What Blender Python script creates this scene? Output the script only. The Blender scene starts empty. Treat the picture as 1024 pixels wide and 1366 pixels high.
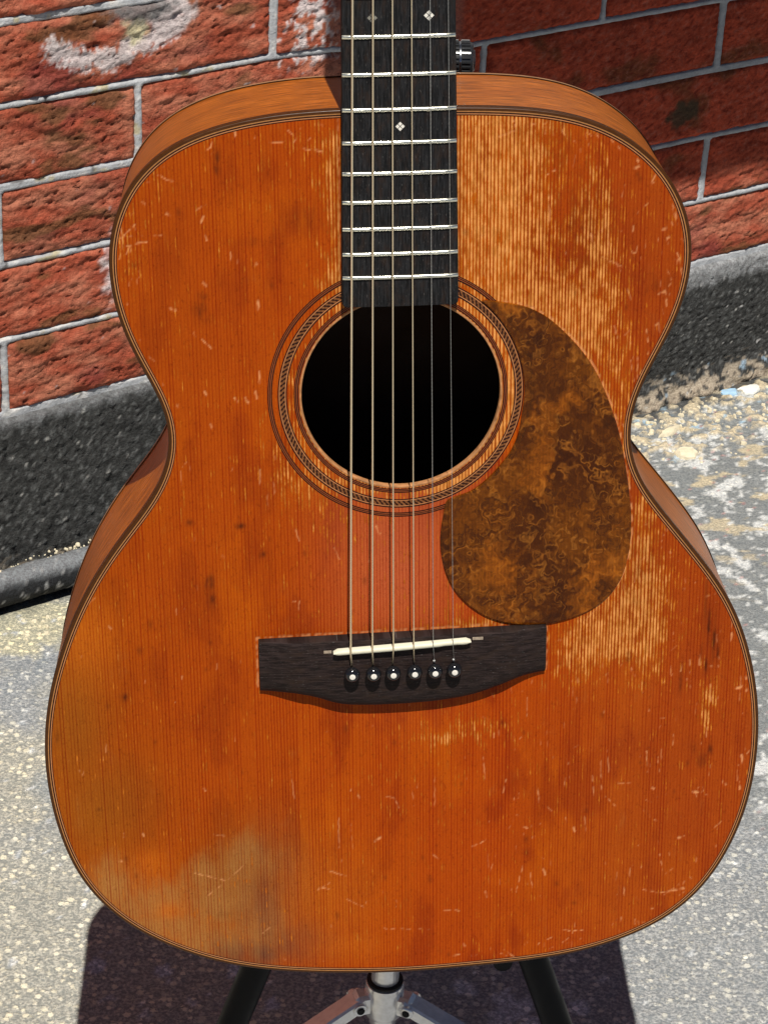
import bpy, math, random
import numpy as np
from mathutils import Matrix, Vector

scene = bpy.context.scene
COL = scene.collection
MMM = 0.001

# ------------------------------------------------------------------ camera
CAMH = 1.03648
cam_d = bpy.data.cameras.new("camera")
cam = bpy.data.objects.new("camera", cam_d)
COL.objects.link(cam)
cam.matrix_world = Matrix(((0.998535, -0.054107, 0.0, 0.0),
                           (0.025938, 0.47869, -0.877601, 0.0),
                           (0.047484, 0.876315, 0.479392, CAMH),
                           (0, 0, 0, 1)))
cam_d.sensor_fit = 'HORIZONTAL'
cam_d.sensor_width = 36.0
cam_d.lens = 104.01
cam_d.clip_start = 0.05
cam_d.clip_end = 200.0
scene.camera = cam

# ------------------------------------------------------------------ light
SUN_DIR = Vector((-0.075, 0.80, -1.5)).normalized()      # way the light travels
SUN_EL = math.asin(-SUN_DIR.z)
world = bpy.data.worlds.new("World")
scene.world = world
world.use_nodes = True
wn = world.node_tree.nodes
sky = wn.new('ShaderNodeTexSky')
sky.sky_type = 'NISHITA'
sky.sun_disc = False
sky.altitude = 1500.0
sky.air_density = 0.4
sky.dust_density = 0.1
sky.sun_elevation = SUN_EL
sky.sun_rotation = math.atan2(-SUN_DIR.x, -SUN_DIR.y)
world.node_tree.links.new(sky.outputs[0], wn['Background'].inputs[0])
wn['Background'].inputs[1].default_value = 0.05
sun_d = bpy.data.lights.new("sun", 'SUN')
sun_d.energy = 5.0
sun_d.angle = math.radians(0.53)
sun_d.color = (1.0, 0.955, 0.88)
sun = bpy.data.objects.new("sun", sun_d)
sun.rotation_euler = SUN_DIR.to_track_quat('-Z', 'Y').to_euler()
sun.location = (0.3, -1.5, 5)
COL.objects.link(sun)
scene.view_settings.view_transform = 'Standard'
scene.view_settings.look = 'None'
scene.view_settings.gamma = 1.0
scene.view_settings.exposure = 0.0
scene.cycles.max_bounces = 8

# ------------------------------------------------------------------ noise in numpy
def _hash(ix, iy, seed):
    h = (ix.astype(np.int64) * 374761393 + iy.astype(np.int64) * 668265263 + seed * 1442695041) & 0xFFFFFFFF
    h = ((h ^ (h >> 13)) * 1274126177) & 0xFFFFFFFF
    h = (h ^ (h >> 16)) & 0xFFFFFFFF
    return h
def perlin(x, y, seed=0):
    x = np.asarray(x, float); y = np.asarray(y, float)
    x0 = np.floor(x); y0 = np.floor(y)
    fx = x - x0; fy = y - y0
    ux = fx * fx * fx * (fx * (fx * 6 - 15) + 10); uy = fy * fy * fy * (fy * (fy * 6 - 15) + 10)
    def g(dx, dy):
        a = _hash(x0 + dx, y0 + dy, seed) / 4294967296.0 * 2 * np.pi
        return np.cos(a) * (fx - dx) + np.sin(a) * (fy - dy)
    a = g(0, 0) * (1 - ux) + g(1, 0) * ux
    b = g(0, 1) * (1 - ux) + g(1, 1) * ux
    return (a * (1 - uy) + b * uy) * 1.5
def fbm(x, y, seed=0, octv=4, gain=0.5):
    s = 0; a = 1.0; f = 1.0; t = 0
    for i in range(octv):
        s = s + a * perlin(x * f, y * f, seed + i * 17); t += a; a *= gain; f *= 2.03
    return s / t
def ridge(x, y, seed=0, octv=3):
    s = 0; a = 1.0; f = 1.0; t = 0
    for i in range(octv):
        s = s + a * (1 - np.abs(perlin(x * f, y * f, seed + i * 31)) * 2.2); t += a; a *= 0.55; f *= 2.1
    return s / t
def sstep(a, b, x):
    t = np.clip((x - a) / (b - a), 0, 1)
    return t * t * (3 - 2 * t)

# ------------------------------------------------------------------ mesh helpers
def mesh_np(name, verts, quads, mat, parent=None, smooth=True, attrs=None, mats=None, fmat=None, tris=None):
    me = bpy.data.meshes.new(name)
    verts = np.asarray(verts, dtype=np.float32)
    me.vertices.add(len(verts)); me.vertices.foreach_set('co', verts.ravel())
    quads = np.asarray(quads, dtype=np.int32).reshape(-1, 4)
    n = len(quads)
    tr = np.asarray(tris if tris is not None else [], dtype=np.int32).reshape(-1, 3)
    m = len(tr)
    me.loops.add(n * 4 + m * 3); me.loops.foreach_set('vertex_index', np.r_[quads.ravel(), tr.ravel()].astype(np.int32))
    me.polygons.add(n + m)
    me.polygons.foreach_set('loop_start', np.r_[np.arange(n) * 4, n * 4 + np.arange(m) * 3].astype(np.int32))
    me.update(calc_edges=True)
    me.validate()
    if attrs:
        for k, a in attrs.items():
            a = np.asarray(a, dtype=np.float32)
            if a.ndim == 1: a = np.stack([a, a, a, np.ones_like(a)], 1)
            if a.shape[1] == 3: a = np.c_[a, np.ones(len(a), dtype=np.float32)]
            at = me.attributes.new(k, 'FLOAT_COLOR', 'POINT')
            at.data.foreach_set('color', a.astype(np.float32).ravel())
    me.polygons.foreach_set('use_smooth', np.full(n + m, bool(smooth)))
    for mm_ in (mats or [mat]): me.materials.append(mm_)
    if fmat is not None: me.polygons.foreach_set('material_index', np.asarray(fmat, dtype=np.int32))
    o = bpy.data.objects.new(name, me)
    COL.objects.link(o)
    if parent: o.parent = parent
    return o
def mesh_py(name, verts, faces, mat, parent=None, smooth=False, autos=None):
    me = bpy.data.meshes.new(name)
    me.from_pydata([tuple(map(float, v)) for v in verts], [], faces)
    me.update()
    me.materials.append(mat)
    if smooth: me.polygons.foreach_set('use_smooth', [True] * len(me.polygons))
    o = bpy.data.objects.new(name, me)
    COL.objects.link(o)
    if autos is not None:
        me.set_sharp_from_angle(angle=math.radians(autos))
    if parent: o.parent = parent
    return o
def grid_quads(nu, nv, closed_u=False):
    i = np.arange(nu if closed_u else nu - 1)[:, None]; j = np.arange(nv - 1)[None, :]
    a = i * nv + j; b = ((i + 1) % nu) * nv + j
    return np.stack([a, b, b + 1, a + 1], -1).reshape(-1, 4)
def empty(name, loc, label, cat, group=None, mat=None):
    o = bpy.data.objects.new(name, None)
    COL.objects.link(o)
    if mat is not None: o.matrix_world = mat
    else: o.location = loc
    o.empty_display_size = 0.05
    o['label'] = label; o['category'] = cat
    if group: o['group'] = group
    return o
def tube_geo(pts, rad, n=12, cap=True):
    pts = [Vector(p) for p in pts]; V = []; F = []
    if not isinstance(rad, (list, tuple)): rad = [rad] * len(pts)
    prev = None
    for i, p in enumerate(pts):
        d = (pts[min(i + 1, len(pts) - 1)] - pts[max(i - 1, 0)]).normalized()
        if prev is None:
            a = d.orthogonal().normalized()
        else:
            a = (prev - d * prev.dot(d)).normalized()
        prev = a; b = d.cross(a)
        for k in range(n):
            t = 2 * math.pi * k / n
            V.append(p + (a * math.cos(t) + b * math.sin(t)) * rad[i])
    for i in range(len(pts) - 1):
        for k in range(n):
            F.append((i * n + k, i * n + (k + 1) % n, (i + 1) * n + (k + 1) % n, (i + 1) * n + k))
    if cap:
        F.append(tuple(range(n - 1, -1, -1))); F.append(tuple((len(pts) - 1) * n + k for k in range(n)))
    return V, F
def lathe_geo(prof, origin, axis, n=32):
    """prof: (radius, height) along axis"""
    o = Vector(origin); ax = Vector(axis).normalized(); a = ax.orthogonal().normalized(); b = ax.cross(a)
    V = []; F = []
    for r, h in prof:
        for k in range(n):
            t = 2 * math.pi * k / n
            V.append(o + ax * h + (a * math.cos(t) + b * math.sin(t)) * r)
    for i in range(len(prof) - 1):
        for k in range(n):
            F.append((i * n + k, i * n + (k + 1) % n, (i + 1) * n + (k + 1) % n, (i + 1) * n + k))
    F.append(tuple(range(n - 1, -1, -1))); F.append(tuple((len(prof) - 1) * n + k for k in range(n)))
    return V, F
def box_geo(x0, x1, y0, y1, z0, z1, b=0.0):
    if b <= 0:
        V = [(x, y, z) for z in (z0, z1) for y in (y0, y1) for x in (x0, x1)]
        F = [(0, 2, 3, 1), (4, 5, 7, 6), (0, 1, 5, 4), (2, 6, 7, 3), (0, 4, 6, 2), (1, 3, 7, 5)]
        return V, F
    V = []
    ring = [(x0 + b, y0), (x1 - b, y0), (x1, y0 + b), (x1, y1 - b), (x1 - b, y1), (x0 + b, y1), (x0, y1 - b), (x0, y0 + b)]
    inn = [(x0 + b, y0 + b), (x1 - b, y0 + b), (x1 - b, y0 + b), (x1 - b, y1 - b), (x1 - b, y1 - b), (x0 + b, y1 - b), (x0 + b, y1 - b), (x0 + b, y0 + b)]
    for z, r in ((z0, inn), (z0 + b, ring), (z1 - b, ring), (z1, inn)):
        V += [(p[0], p[1], z) for p in r]
    F = []
    for i in range(3):
        for k in range(8):
            F.append((i * 8 + k, i * 8 + (k + 1) % 8, (i + 1) * 8 + (k + 1) % 8, (i + 1) * 8 + k))
    F.append((7, 5, 3, 1)); F.append((25, 27, 29, 31))
    return V, F
def xf(V, m): return [m @ Vector(v) for v in V]

# ------------------------------------------------------------------ node helpers
class NT:
    def __init__(s, name):
        s.m = bpy.data.materials.new(name); s.m.use_nodes = True
        s.n = s.m.node_tree.nodes; s.l = s.m.node_tree.links
        s.b = s.n['Principled BSDF']
    def put(s, sock, v):
        if hasattr(v, 'is_output') or isinstance(v, bpy.types.NodeSocket): s.l.new(v, sock)
        else: sock.default_value = v
    def math(s, op, a, b=None, c=None, clamp=False):
        n = s.n.new('ShaderNodeMath'); n.operation = op; n.use_clamp = clamp
        s.put(n.inputs[0], a)
        if b is not None: s.put(n.inputs[1], b)
        if c is not None: s.put(n.inputs[2], c)
        return n.outputs[0]
    def mix(s, f, a, b, mode='MIX'):
        n = s.n.new('ShaderNodeMix'); n.data_type = 'RGBA'; n.blend_type = mode
        s.put(n.inputs[0], f)
        s.put(n.inputs[6], a if not isinstance(a, tuple) else (*a, 1)[:4])
        s.put(n.inputs[7], b if not isinstance(b, tuple) else (*b, 1)[:4])
        return n.outputs[2]
    def ss(s, v, lo, hi, o0=0.0, o1=1.0):
        n = s.n.new('ShaderNodeMapRange'); n.interpolation_type = 'SMOOTHSTEP'
        s.put(n.inputs[0], v); n.inputs[1].default_value = lo; n.inputs[2].default_value = hi
        n.inputs[3].default_value = o0; n.inputs[4].default_value = o1
        return n.outputs[0]
    def attr(s, name):
        n = s.n.new('ShaderNodeAttribute'); n.attribute_name = name
        return n
    def sep(s, v):
        n = s.n.new('ShaderNodeSeparateXYZ'); s.l.new(v, n.inputs[0]); return n.outputs
    def comb(s, x, y, z):
        n = s.n.new('ShaderNodeCombineXYZ'); s.put(n.inputs[0], x); s.put(n.inputs[1], y); s.put(n.inputs[2], z); return n.outputs[0]
    def obj(s):
        return s.n.new('ShaderNodeTexCoord').outputs['Object']
    def mapv(s, v, sc, loc=(0, 0, 0), rot=(0, 0, 0)):
        n = s.n.new('ShaderNodeMapping'); s.l.new(v, n.inputs[0]); n.inputs['Scale'].default_value = sc
        n.inputs['Location'].default_value = loc; n.inputs['Rotation'].default_value = rot
        return n.outputs[0]
    def noise(s, v, sc=1.0, det=3.0, rough=0.5, dist=0.0):
        n = s.n.new('ShaderNodeTexNoise'); s.l.new(v, n.inputs['Vector']); n.inputs['Scale'].default_value = sc
        n.inputs['Detail'].default_value = det; n.inputs['Roughness'].default_value = rough; n.inputs['Distortion'].default_value = dist
        return n.outputs[0]
    def vor(s, v, sc=1.0, feature='F1', rnd=1.0):
        n = s.n.new('ShaderNodeTexVoronoi'); n.feature = feature; s.l.new(v, n.inputs['Vector']); n.inputs['Scale'].default_value = sc
        n.inputs['Randomness'].default_value = rnd
        return n
    def bump(s, h, dist, strength=1.0):
        n = s.n.new('ShaderNodeBump'); s.put(n.inputs['Height'], h); n.inputs['Distance'].default_value = dist
        n.inputs['Strength'].default_value = strength
        s.l.new(n.outputs[0], s.b.inputs['Normal']); return n.outputs[0]
    def set(s, **k):
        names = dict(color='Base Color', rough='Roughness', metal='Metallic', coat='Coat Weight', coatr='Coat Roughness', spec='Specular IOR Level', emis='Emission Color')
        for a, v in k.items():
            sock = s.b.inputs[names[a]]
            if isinstance(v, tuple): v = (*v, 1)[:4]
            s.put(sock, v)
        return s
def simple(name, col, rough=0.5, metal=0.0, var=0.15, nscale=300.0, bump=0.0, **k):
    t = NT(name); c = t.obj()
    n = t.noise(c, nscale, 4)
    t.set(color=t.mix(n, tuple(x * (1 - var) for x in col), tuple(min(1, x * (1 + var)) for x in col)), metal=metal, **k)
    t.set(rough=t.ss(t.noise(c, nscale * 0.4, 3), 0.3, 0.7, rough * 0.8, min(1, rough * 1.2)))
    if bump: t.bump(n, bump)
    if metal == 0 and 'spec' not in k: t.set(spec=.2)
    return t.m

# ------------------------------------------------------------------ materials
def wood_top_material():
    t = NT('aged_spruce'); c = t.obj(); mmv = t.mapv(c, (1000, 1000, 1000)); X, Y, Z = t.sep(mmv)[0:3]
    fin = t.attr('finish').outputs['Color']
    mk = t.attr('mask'); W, S, D = t.sep(mk.outputs['Vector'])[0:3]
    # growth lines
    wob = t.noise(t.comb(t.math('MULTIPLY', X, .03), t.math('MULTIPLY', Y, .006), 0.), 1.0, 2)
    lin = t.noise(t.comb(t.math('MULTIPLY', X, .032), 3.3, 0.), 1.0, 3)
    ph = t.math('ADD', t.math('MULTIPLY', X, 2 * math.pi / 1.72), t.math('ADD', t.math('MULTIPLY', wob, 4.0), t.math('MULTIPLY', lin, 19.0)))
    sn = t.math('SINE', ph)
    g = t.math('ADD', t.math('MULTIPLY', sn, .5), .5)                      # 1 = dark late wood
    late = t.math('POWER', g, 2.5)
    # strength of the lines varies across the plate
    lvar = t.noise(t.comb(t.math('MULTIPLY', X, .35), t.math('MULTIPLY', Y, .004), 7.), 1.0, 2)
    # worn-through finish: streaks along the grain
    st1 = t.noise(t.comb(t.math('MULTIPLY', X, 1.25), t.math('MULTIPLY', Y, .06), 1.), 1.0, 3, .6)
    st2 = t.noise(t.comb(t.math('MULTIPLY', X, .22), t.math('MULTIPLY', Y, .10), 5.), 1.0, 4, .6)
    f = t.math('ADD', W, t.math('MULTIPLY', t.math('SUBTRACT', st1, .5), .95))
    f = t.math('ADD', f, t.math('MULTIPLY', t.math('SUBTRACT', st2, .5), 1.45))
    f = t.math('SUBTRACT', f, t.math('MULTIPLY', t.math('SUBTRACT', late, .30), .55))
    amber = t.ss(f, .34, .52); bare = t.ss(f, .50, .74)
    bareshade = t.noise(t.comb(t.math('MULTIPLY', X, .30), t.math('MULTIPLY', Y, .14), 2.), 1.0, 5, .65)
    am = t.mix(t.ss(bareshade, .35, .65), (.30, .062, .0035), (.52, .150, .010))
    bc = t.mix(t.ss(bareshade, .35, .65), (.50, .165, .024), (.78, .325, .085))
    bc = t.mix(t.math('MULTIPLY', late, .75), bc, (.26, .055, .004))
    am = t.mix(t.math('MULTIPLY', late, .6), am, (.20, .028, .002))
    fl = t.math('MULTIPLY', late, t.ss(lvar, .32, .68, .22, .95))
    fine = t.noise(t.comb(t.math('MULTIPLY', X, 1.6), t.math('MULTIPLY', Y, .12), 9.), 1.0, 3, .6)
    big = t.noise(t.mapv(mmv, (.02, .02, .02)), 1.0, 4, .6)
    fc = t.mix(fl, fin, t.mix(1.0, fin, (.66, .30, .30), 'MULTIPLY'))
    fc = t.mix(t.ss(fine, .35, .75, 0, .45), fc, t.mix(1.0, fc, (.72, .6, .5), 'MULTIPLY'))
    fc = t.mix(t.ss(big, .35, .65, 0, .35), fc, t.mix(1.0, fc, (1.18, 1.25, 1.25), 'MULTIPLY'))
    # fine speckled pores in the lacquer
    pore = t.noise(t.mapv(mmv, (.9, .5, .9)), 1.0, 2)
    fc = t.mix(t.ss(t.noise(t.mapv(mmv, (1.1, .9, 1)), 1.0, 3, .7), .45, .7, 0, .5), fc, t.mix(1.0, fc, (1.2, 1.4, 1.4), 'MULTIPLY'))
    fc = t.mix(t.ss(pore, .55, .78, 0, .6), fc, t.mix(1.0, fc, (.6, .5, .45), 'MULTIPLY'))
    col = t.mix(bare, t.mix(amber, fc, am), bc)
    col = t.mix(t.math('MULTIPLY', D, .8, clamp=True), col, (.07, .012, .003))
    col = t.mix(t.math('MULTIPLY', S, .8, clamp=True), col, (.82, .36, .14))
    t.set(color=col, rough=t.ss(bare, 0, 1, .28, .5), spec=.08)
    h = t.math('SUBTRACT', t.math('MULTIPLY', late, .35), t.math('ADD', bare, t.math('MULTIPLY', S, 2.0)))
    h = t.math('ADD', h, t.math('MULTIPLY', big, 2.0))
    h = t.math('ADD', h, t.math('MULTIPLY', t.noise(t.mapv(mmv, (.6, .25, .6)), 1.0, 3), .6))
    t.bump(h, .00012, .6)
    return t.m
def mahogany(name, base=(.30, .085, .022), u='UVc'):
    t = NT(name); a = t.attr('along'); U, V, W_ = t.sep(a.outputs['Vector'])[0:3]
    n = t.noise(t.comb(t.math('MULTIPLY', U, .05), t.math('MULTIPLY', V, .9), 0.), 1.0, 4, .6)
    p = t.noise(t.comb(t.math('MULTIPLY', U, .18), t.math('MULTIPLY', V, 3.2), 4.), 1.0, 2)
    b = t.noise(t.comb(t.math('MULTIPLY', U, .02), t.math('MULTIPLY', V, .05), 8.), 1.0, 3)
    c = t.mix(t.ss(n, .36, .64), tuple(x * .5 for x in base), tuple(x * 1.45 for x in base))
    c = t.mix(t.ss(p, .56, .68, 0, .65), c, tuple(x * .38 for x in base))
    c = t.mix(t.ss(b, .35, .65, 0, .4), c, t.mix(1., c, (1.25, 1.35, 1.4), 'MULTIPLY'))
    sc = t.noise(t.comb(t.math('MULTIPLY', U, .12), t.math('MULTIPLY', V, 1.1), 12.), 1.0, 3, .7)
    c = t.mix(t.ss(sc, .70, .74, 0, .6), c, (.80, .42, .20))
    t.set(color=c, rough=.30, spec=.2)
    t.bump(n, .0001, .4)
    return t.m
M_top = wood_top_material()
M_side = mahogany('mahogany_sides', (.37, .098, .011))
M_backw = mahogany('mahogany_back', (.13, .038, .010))
M_rose = simple('dark_binding', (.060, .020, .004), .35, nscale=400, var=.4)
M_backb = simple('back_binding_brown', (.42, .22, .11), .35, nscale=300, var=.3)
M_cream = simple('aged_cream_line', (.38, .165, .052), .45, nscale=500, var=.3)
M_tan = simple('tan_line', (.26, .060, .014), .45, nscale=500, var=.3)
M_tan2 = simple('pale_brown_line', (.50, .20, .075), .45, nscale=500, var=.3)
M_dkline = simple('black_line', (.022, .004, .002), .45, nscale=500)
M_nickel = simple('fret_nickel', (.92, .88, .74), .22, metal=1.0, nscale=900, var=.12)
M_bone = simple('aged_bone', (.74, .70, .54), .38, nscale=250, var=.10)
M_pin = simple('glossy_black_plastic', (.010, .010, .012), .10, nscale=500, spec=.6)
M_pearl = simple('pearl_white', (.80, .76, .68), .3, nscale=900, var=.25)
M_chrome = simple('brushed_chrome', (.90, .88, .84), .22, metal=.6, nscale=260, var=.3)
M_blackpaint = simple('black_tube_paint', (.008, .008, .009), .42, nscale=200, var=.3, spec=.12)
M_rubber = simple('black_rubber', (.018, .018, .018), .7, nscale=400, var=.3, bump=.0003)
M_int = simple('inner_wood_shade', (.035, .016, .008), .9, nscale=120)
M_mahneck = simple('neck_mahogany', (.17, .05, .016), .4, nscale=150, var=.35)
M_brown = simple('brown_wood_shade', (.13, .035, .012), .45, nscale=150, var=.35)

def ebony(name, horizontal=False, base=(.0065, .0065, .007)):
    t = NT(name); mmv = t.mapv(t.obj(), (1000, 1000, 1000)); X, Y, Z = t.sep(mmv)[0:3]
    if horizontal: X, Y = Y, X
    n = t.noise(t.comb(t.math('MULTIPLY', X, 1.3), t.math('MULTIPLY', Y, .10), 0.), 1.0, 4, .65)
    m = t.noise(t.comb(t.math('MULTIPLY', X, .25), t.math('MULTIPLY', Y, .08), 3.), 1.0, 4, .6)
    p = t.noise(t.comb(t.math('MULTIPLY', X, 2.4), t.math('MULTIPLY', Y, .45), 6.), 1.0, 2)
    c = t.mix(t.ss(n, .35, .70), base, tuple(x * 3.6 for x in base))
    c = t.mix(t.ss(m, .45, .75, 0, .7), c, (.034, .020, .014))
    c = t.mix(t.ss(p, .64, .74, 0, .8), c, (.085, .08, .075))
    t.set(color=c, rough=t.ss(n, .3, .7, .42, .65), spec=.12)
    t.bump(n, .0002, .6)
    return t.m
M_ebony = ebony('ebony_board')
M_bridge = ebony('ebony_bridge', True, (.010, .0065, .006))

def string_mat(name, col, pitch):
    t = NT(name); Z = t.sep(t.obj())[1]
    w = t.math('SINE', t.math('MULTIPLY', Z, 2 * math.pi / pitch))
    t.set(color=t.mix(t.ss(w, -1, 1), tuple(x * .8 for x in col), col), metal=.75, rough=.42)
    return t.m
M_bronze = string_mat('bronze_winding', (.90, .74, .50), .00045)
M_steel = string_mat('plain_steel', (.50, .49, .46), .002)

def tortoise():
    t = NT('tortoise_plate'); mmv = t.mapv(t.obj(), (1000, 1000, 1000))
    wn_ = t.n.new('ShaderNodeTexNoise'); t.l.new(t.mapv(mmv, (.035, .03, .03)), wn_.inputs['Vector']); wn_.inputs['Detail'].default_value = 1.5
    warp = t.n.new('ShaderNodeVectorMath'); warp.operation = 'MULTIPLY_ADD'
    t.l.new(wn_.outputs['Color'], warp.inputs[0]); warp.inputs[1].default_value = (20, 20, 20); t.l.new(mmv, warp.inputs[2])
    P = warp.outputs[0]
    a = t.noise(t.mapv(P, (.030, .024, .05)), 1.0, 3, .5, .3)
    m1 = t.noise(t.mapv(P, (.026, .020, .03), (3, 1, 0)), 1.0, 2.2, .5, .25)
    m2 = t.noise(t.mapv(P, (.045, .030, .03), (11, 6, 0)), 1.0, 2.6, .55, .35)
    fiber = t.noise(t.mapv(P, (.42, .10, .2), (2, 7, 0)), 1.0, 4, .65)
    s1 = t.math('MULTIPLY_ADD', t.math('SINE', t.math('ADD', t.math('MULTIPLY', m1, 46.0), t.math('MULTIPLY', fiber, 1.6))), .5, .5)
    s2 = t.math('MULTIPLY_ADD', t.math('SINE', t.math('ADD', t.math('MULTIPLY', m2, 54.0), t.math('MULTIPLY', fiber, 1.8))), .5, .5)
    area = t.ss(t.noise(t.mapv(mmv, (.045, .04, .04), (9, 0, 0)), 1.0, 3, .6), .40, .60)
    area2 = t.ss(t.noise(t.mapv(mmv, (.05, .045, .04), (2, 9, 0)), 1.0, 3, .6), .42, .62)
    c = t.mix(t.ss(a, .34, .62), (.066, .016, .0010), (.150, .040, .0020))
    c = t.mix(t.ss(t.noise(t.mapv(P, (.04, .03, .03), (0, 5, 0)), 1.0, 3, .5), .52, .70, 0, .75), c, (.36, .095, .005))
    c = t.mix(t.math('MULTIPLY', t.math('POWER', t.math('SUBTRACT', 1.0, s1), 2.0), t.math('MULTIPLY', area, .50)), c, (.034, .008, .001))
    c = t.mix(t.math('MULTIPLY', t.math('POWER', s1, 9.0), t.math('MULTIPLY', area, .42)), c, (.46, .15, .018))
    c = t.mix(t.math('MULTIPLY', t.math('POWER', s2, 12.0), t.math('MULTIPLY', area2, .42)), c, (.48, .17, .024))
    c = t.mix(t.ss(fiber, .35, .70), t.mix(1., c, (.72, .68, .6), 'MULTIPLY'), t.mix(1., c, (1.35, 1.4, 1.3), 'MULTIPLY'))
    dk = t.noise(t.mapv(P, (.05, .08, .06), (1, 8, 3)), 1.0, 3, .5)
    c = t.mix(t.ss(dk, .58, .74, 0, .75), c, (.022, .006, .001))
    X = t.sep(mmv)[0]
    gr = t.math('SINE', t.math('MULTIPLY', X, 2 * math.pi / 1.72))
    c = t.mix(t.ss(gr, -1, 1, 0, .14), c, (.02, .008, .002))
    t.set(color=c, rough=.10, spec=.22)
    t.bump(t.math('ADD', a, t.math('MULTIPLY', gr, .02)), .0002, .2)
    tr = t.n.new('ShaderNodeBsdfTransparent'); tr.inputs[0].default_value = (.85, .5, .2, 1)
    mx = t.n.new('ShaderNodeMixShader'); mx.inputs[0].default_value = .16
    out = t.n['Material Output']
    t.l.new(t.b.outputs[0], mx.inputs[1]); t.l.new(tr.outputs[0], mx.inputs[2]); t.l.new(mx.outputs[0], out.inputs[0])
    return t.m
M_tort = tortoise()

def paint_attr(name, rough=.75, nsc=260., bumpd=.0008, fine=.35):
    t = NT(name); c = t.obj()
    a = t.attr('tint').outputs['Color']
    n = t.noise(c, nsc, 5, .65); n2 = t.noise(c, nsc * 3.3, 3, .6)
    col = t.mix(t.ss(n, .3, .7, 0, fine), a, t.mix(1., a, (.55, .5, .5), 'MULTIPLY'))
    col = t.mix(t.ss(n2, .6, .75, 0, fine), col, t.mix(1., col, (1.35, 1.4, 1.4), 'MULTIPLY'))
    t.set(color=col, rough=rough, spec=.15)
    t.bump(t.math('ADD', n, t.math('MULTIPLY', n2, .35)), bumpd, .8)
    return t.m
M_brick = paint_attr('painted_brick', .75, 260., .0034, .65)
M_mortar = paint_attr('painted_mortar', .75, 330., .0015, .35)
M_tar = paint_attr('black_plinth_paint', .7, 420., .0040, .9)

def concrete():
    t = NT('exposed_aggregate'); c = t.obj()
    a = t.attr('tint'); base = a.outputs['Color']; chip = a.outputs['Alpha']
    wn_ = t.n.new('ShaderNodeTexNoise'); t.l.new(t.mapv(c, (160, 160, 160)), wn_.inputs['Vector']); wn_.inputs['Detail'].default_value = 2
    warp = t.n.new('ShaderNodeVectorMath'); warp.operation = 'MULTIPLY_ADD'
    t.l.new(wn_.outputs['Color'], warp.inputs[0]); warp.inputs[1].default_value = (.0035,) * 3; t.l.new(c, warp.inputs[2])
    P = warp.outputs[0]
    v = t.vor(P, 250.); r, g, b = t.sep(v.outputs['Color'])[0:3]
    v2 = t.vor(P, 560.); r2, g2, b2 = t.sep(v2.outputs['Color'])[0:3]
    e = t.vor(P, 250., 'DISTANCE_TO_EDGE').outputs['Distance']
    n1 = t.noise(c, 210., 5, .62); n2 = t.noise(c, 420., 5, .7); patch = t.noise(c, 28., 5, .65)
    def pebbles(sc, lo, hi, thr):
        vv = t.vor(P, sc); rr_, gg_, bb_ = t.sep(vv.outputs['Color'])[0:3]
        rad = t.math('MULTIPLY_ADD', rr_, .30, .16)
        return t.math('MULTIPLY', t.ss(t.math('SUBTRACT', vv.outputs['Distance'], rad), -.07, .10, 1., 0.), t.ss(gg_, thr, thr + .04)), bb_
    pm, pb = pebbles(175., 0, 0, .35); qm, qb = pebbles(300., 0, 0, .40)
    paste = t.mix(t.ss(n2, .32, .66), t.mix(1., base, (.42, .44, .48), 'MULTIPLY'), t.mix(1., base, (1.05, 1.06, 1.08), 'MULTIPLY'))
    paste = t.mix(t.ss(n1, .38, .60, .8, 0), paste, t.mix(1., base, (.46, .50, .55), 'MULTIPLY'))
    lite = t.mix(pb, t.mix(1., base, (1.45, 1.4, 1.25), 'MULTIPLY'), t.mix(1., base, (1.62, 1.62, 1.6), 'MULTIPLY'))
    dens = t.ss(patch, .36, .56, .30, 1.)
    col = t.mix(t.math('MULTIPLY', qm, t.math('MULTIPLY', dens, .5)), paste, lite)
    col = t.mix(t.math('MULTIPLY', pm, dens), col, lite)
    expo = t.math('MAXIMUM', pm, t.math('MULTIPLY', qm, .6))
    col = t.mix(t.ss(t.noise(c, 600., 3, .6), .62, .74, 0, .7), col, (.09, .09, .095))
    flat = t.mix(1., base, t.mix(t.ss(n2, .3, .7), (.85, .85, .86), (1.15, 1.15, 1.13)), 'MULTIPLY')
    col = t.mix(t.math('MULTIPLY', t.ss(n1, .3, .6, .45, 1.), t.math('SUBTRACT', 1.0, chip)), col, flat)
    t.set(color=col, rough=.82, spec=.25)
    h = t.math('ADD', t.math('MULTIPLY', t.ss(e, 0, .2), .15), t.math('ADD', t.math('MULTIPLY', expo, .5), t.math('MULTIPLY', patch, .6)))
    h = t.math('ADD', h, t.math('MULTIPLY', t.math('ADD', n1, n2), .8))
    t.bump(h, .0022, .7)
    return t.m
M_ground = concrete()

# ------------------------------------------------------------------ wall frame
WV = np.array([0.79706987, 0.60388709, 0.0]); NV = np.array([0.60388709, -0.79706987, 0.0])
WD = 1567.373
def wall_pos(s, off, h):
    """s along wall, off towards viewer, h height relative to camera, all mm -> metres world"""
    s = np.asarray(s, float); off = np.asarray(off, float); h = np.asarray(h, float)
    x = s * WV[0] + (off - WD) * NV[0]; y = s * WV[1] + (off - WD) * NV[1]
    return np.stack([x, y, h + CAMH * 1000 + 0 * s], -1) * MMM
def warp(s, h):
    w = np.interp(s, [750, 900, 1030, 1100, 1180, 1250, 1560, 1700], [0, 2, 5, 3, -6, -15, -12, -13])
    k = sstep(1150, 1280, s)
    return w - k * 0.037 * np.clip(-590 - h, 0, 400)

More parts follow.
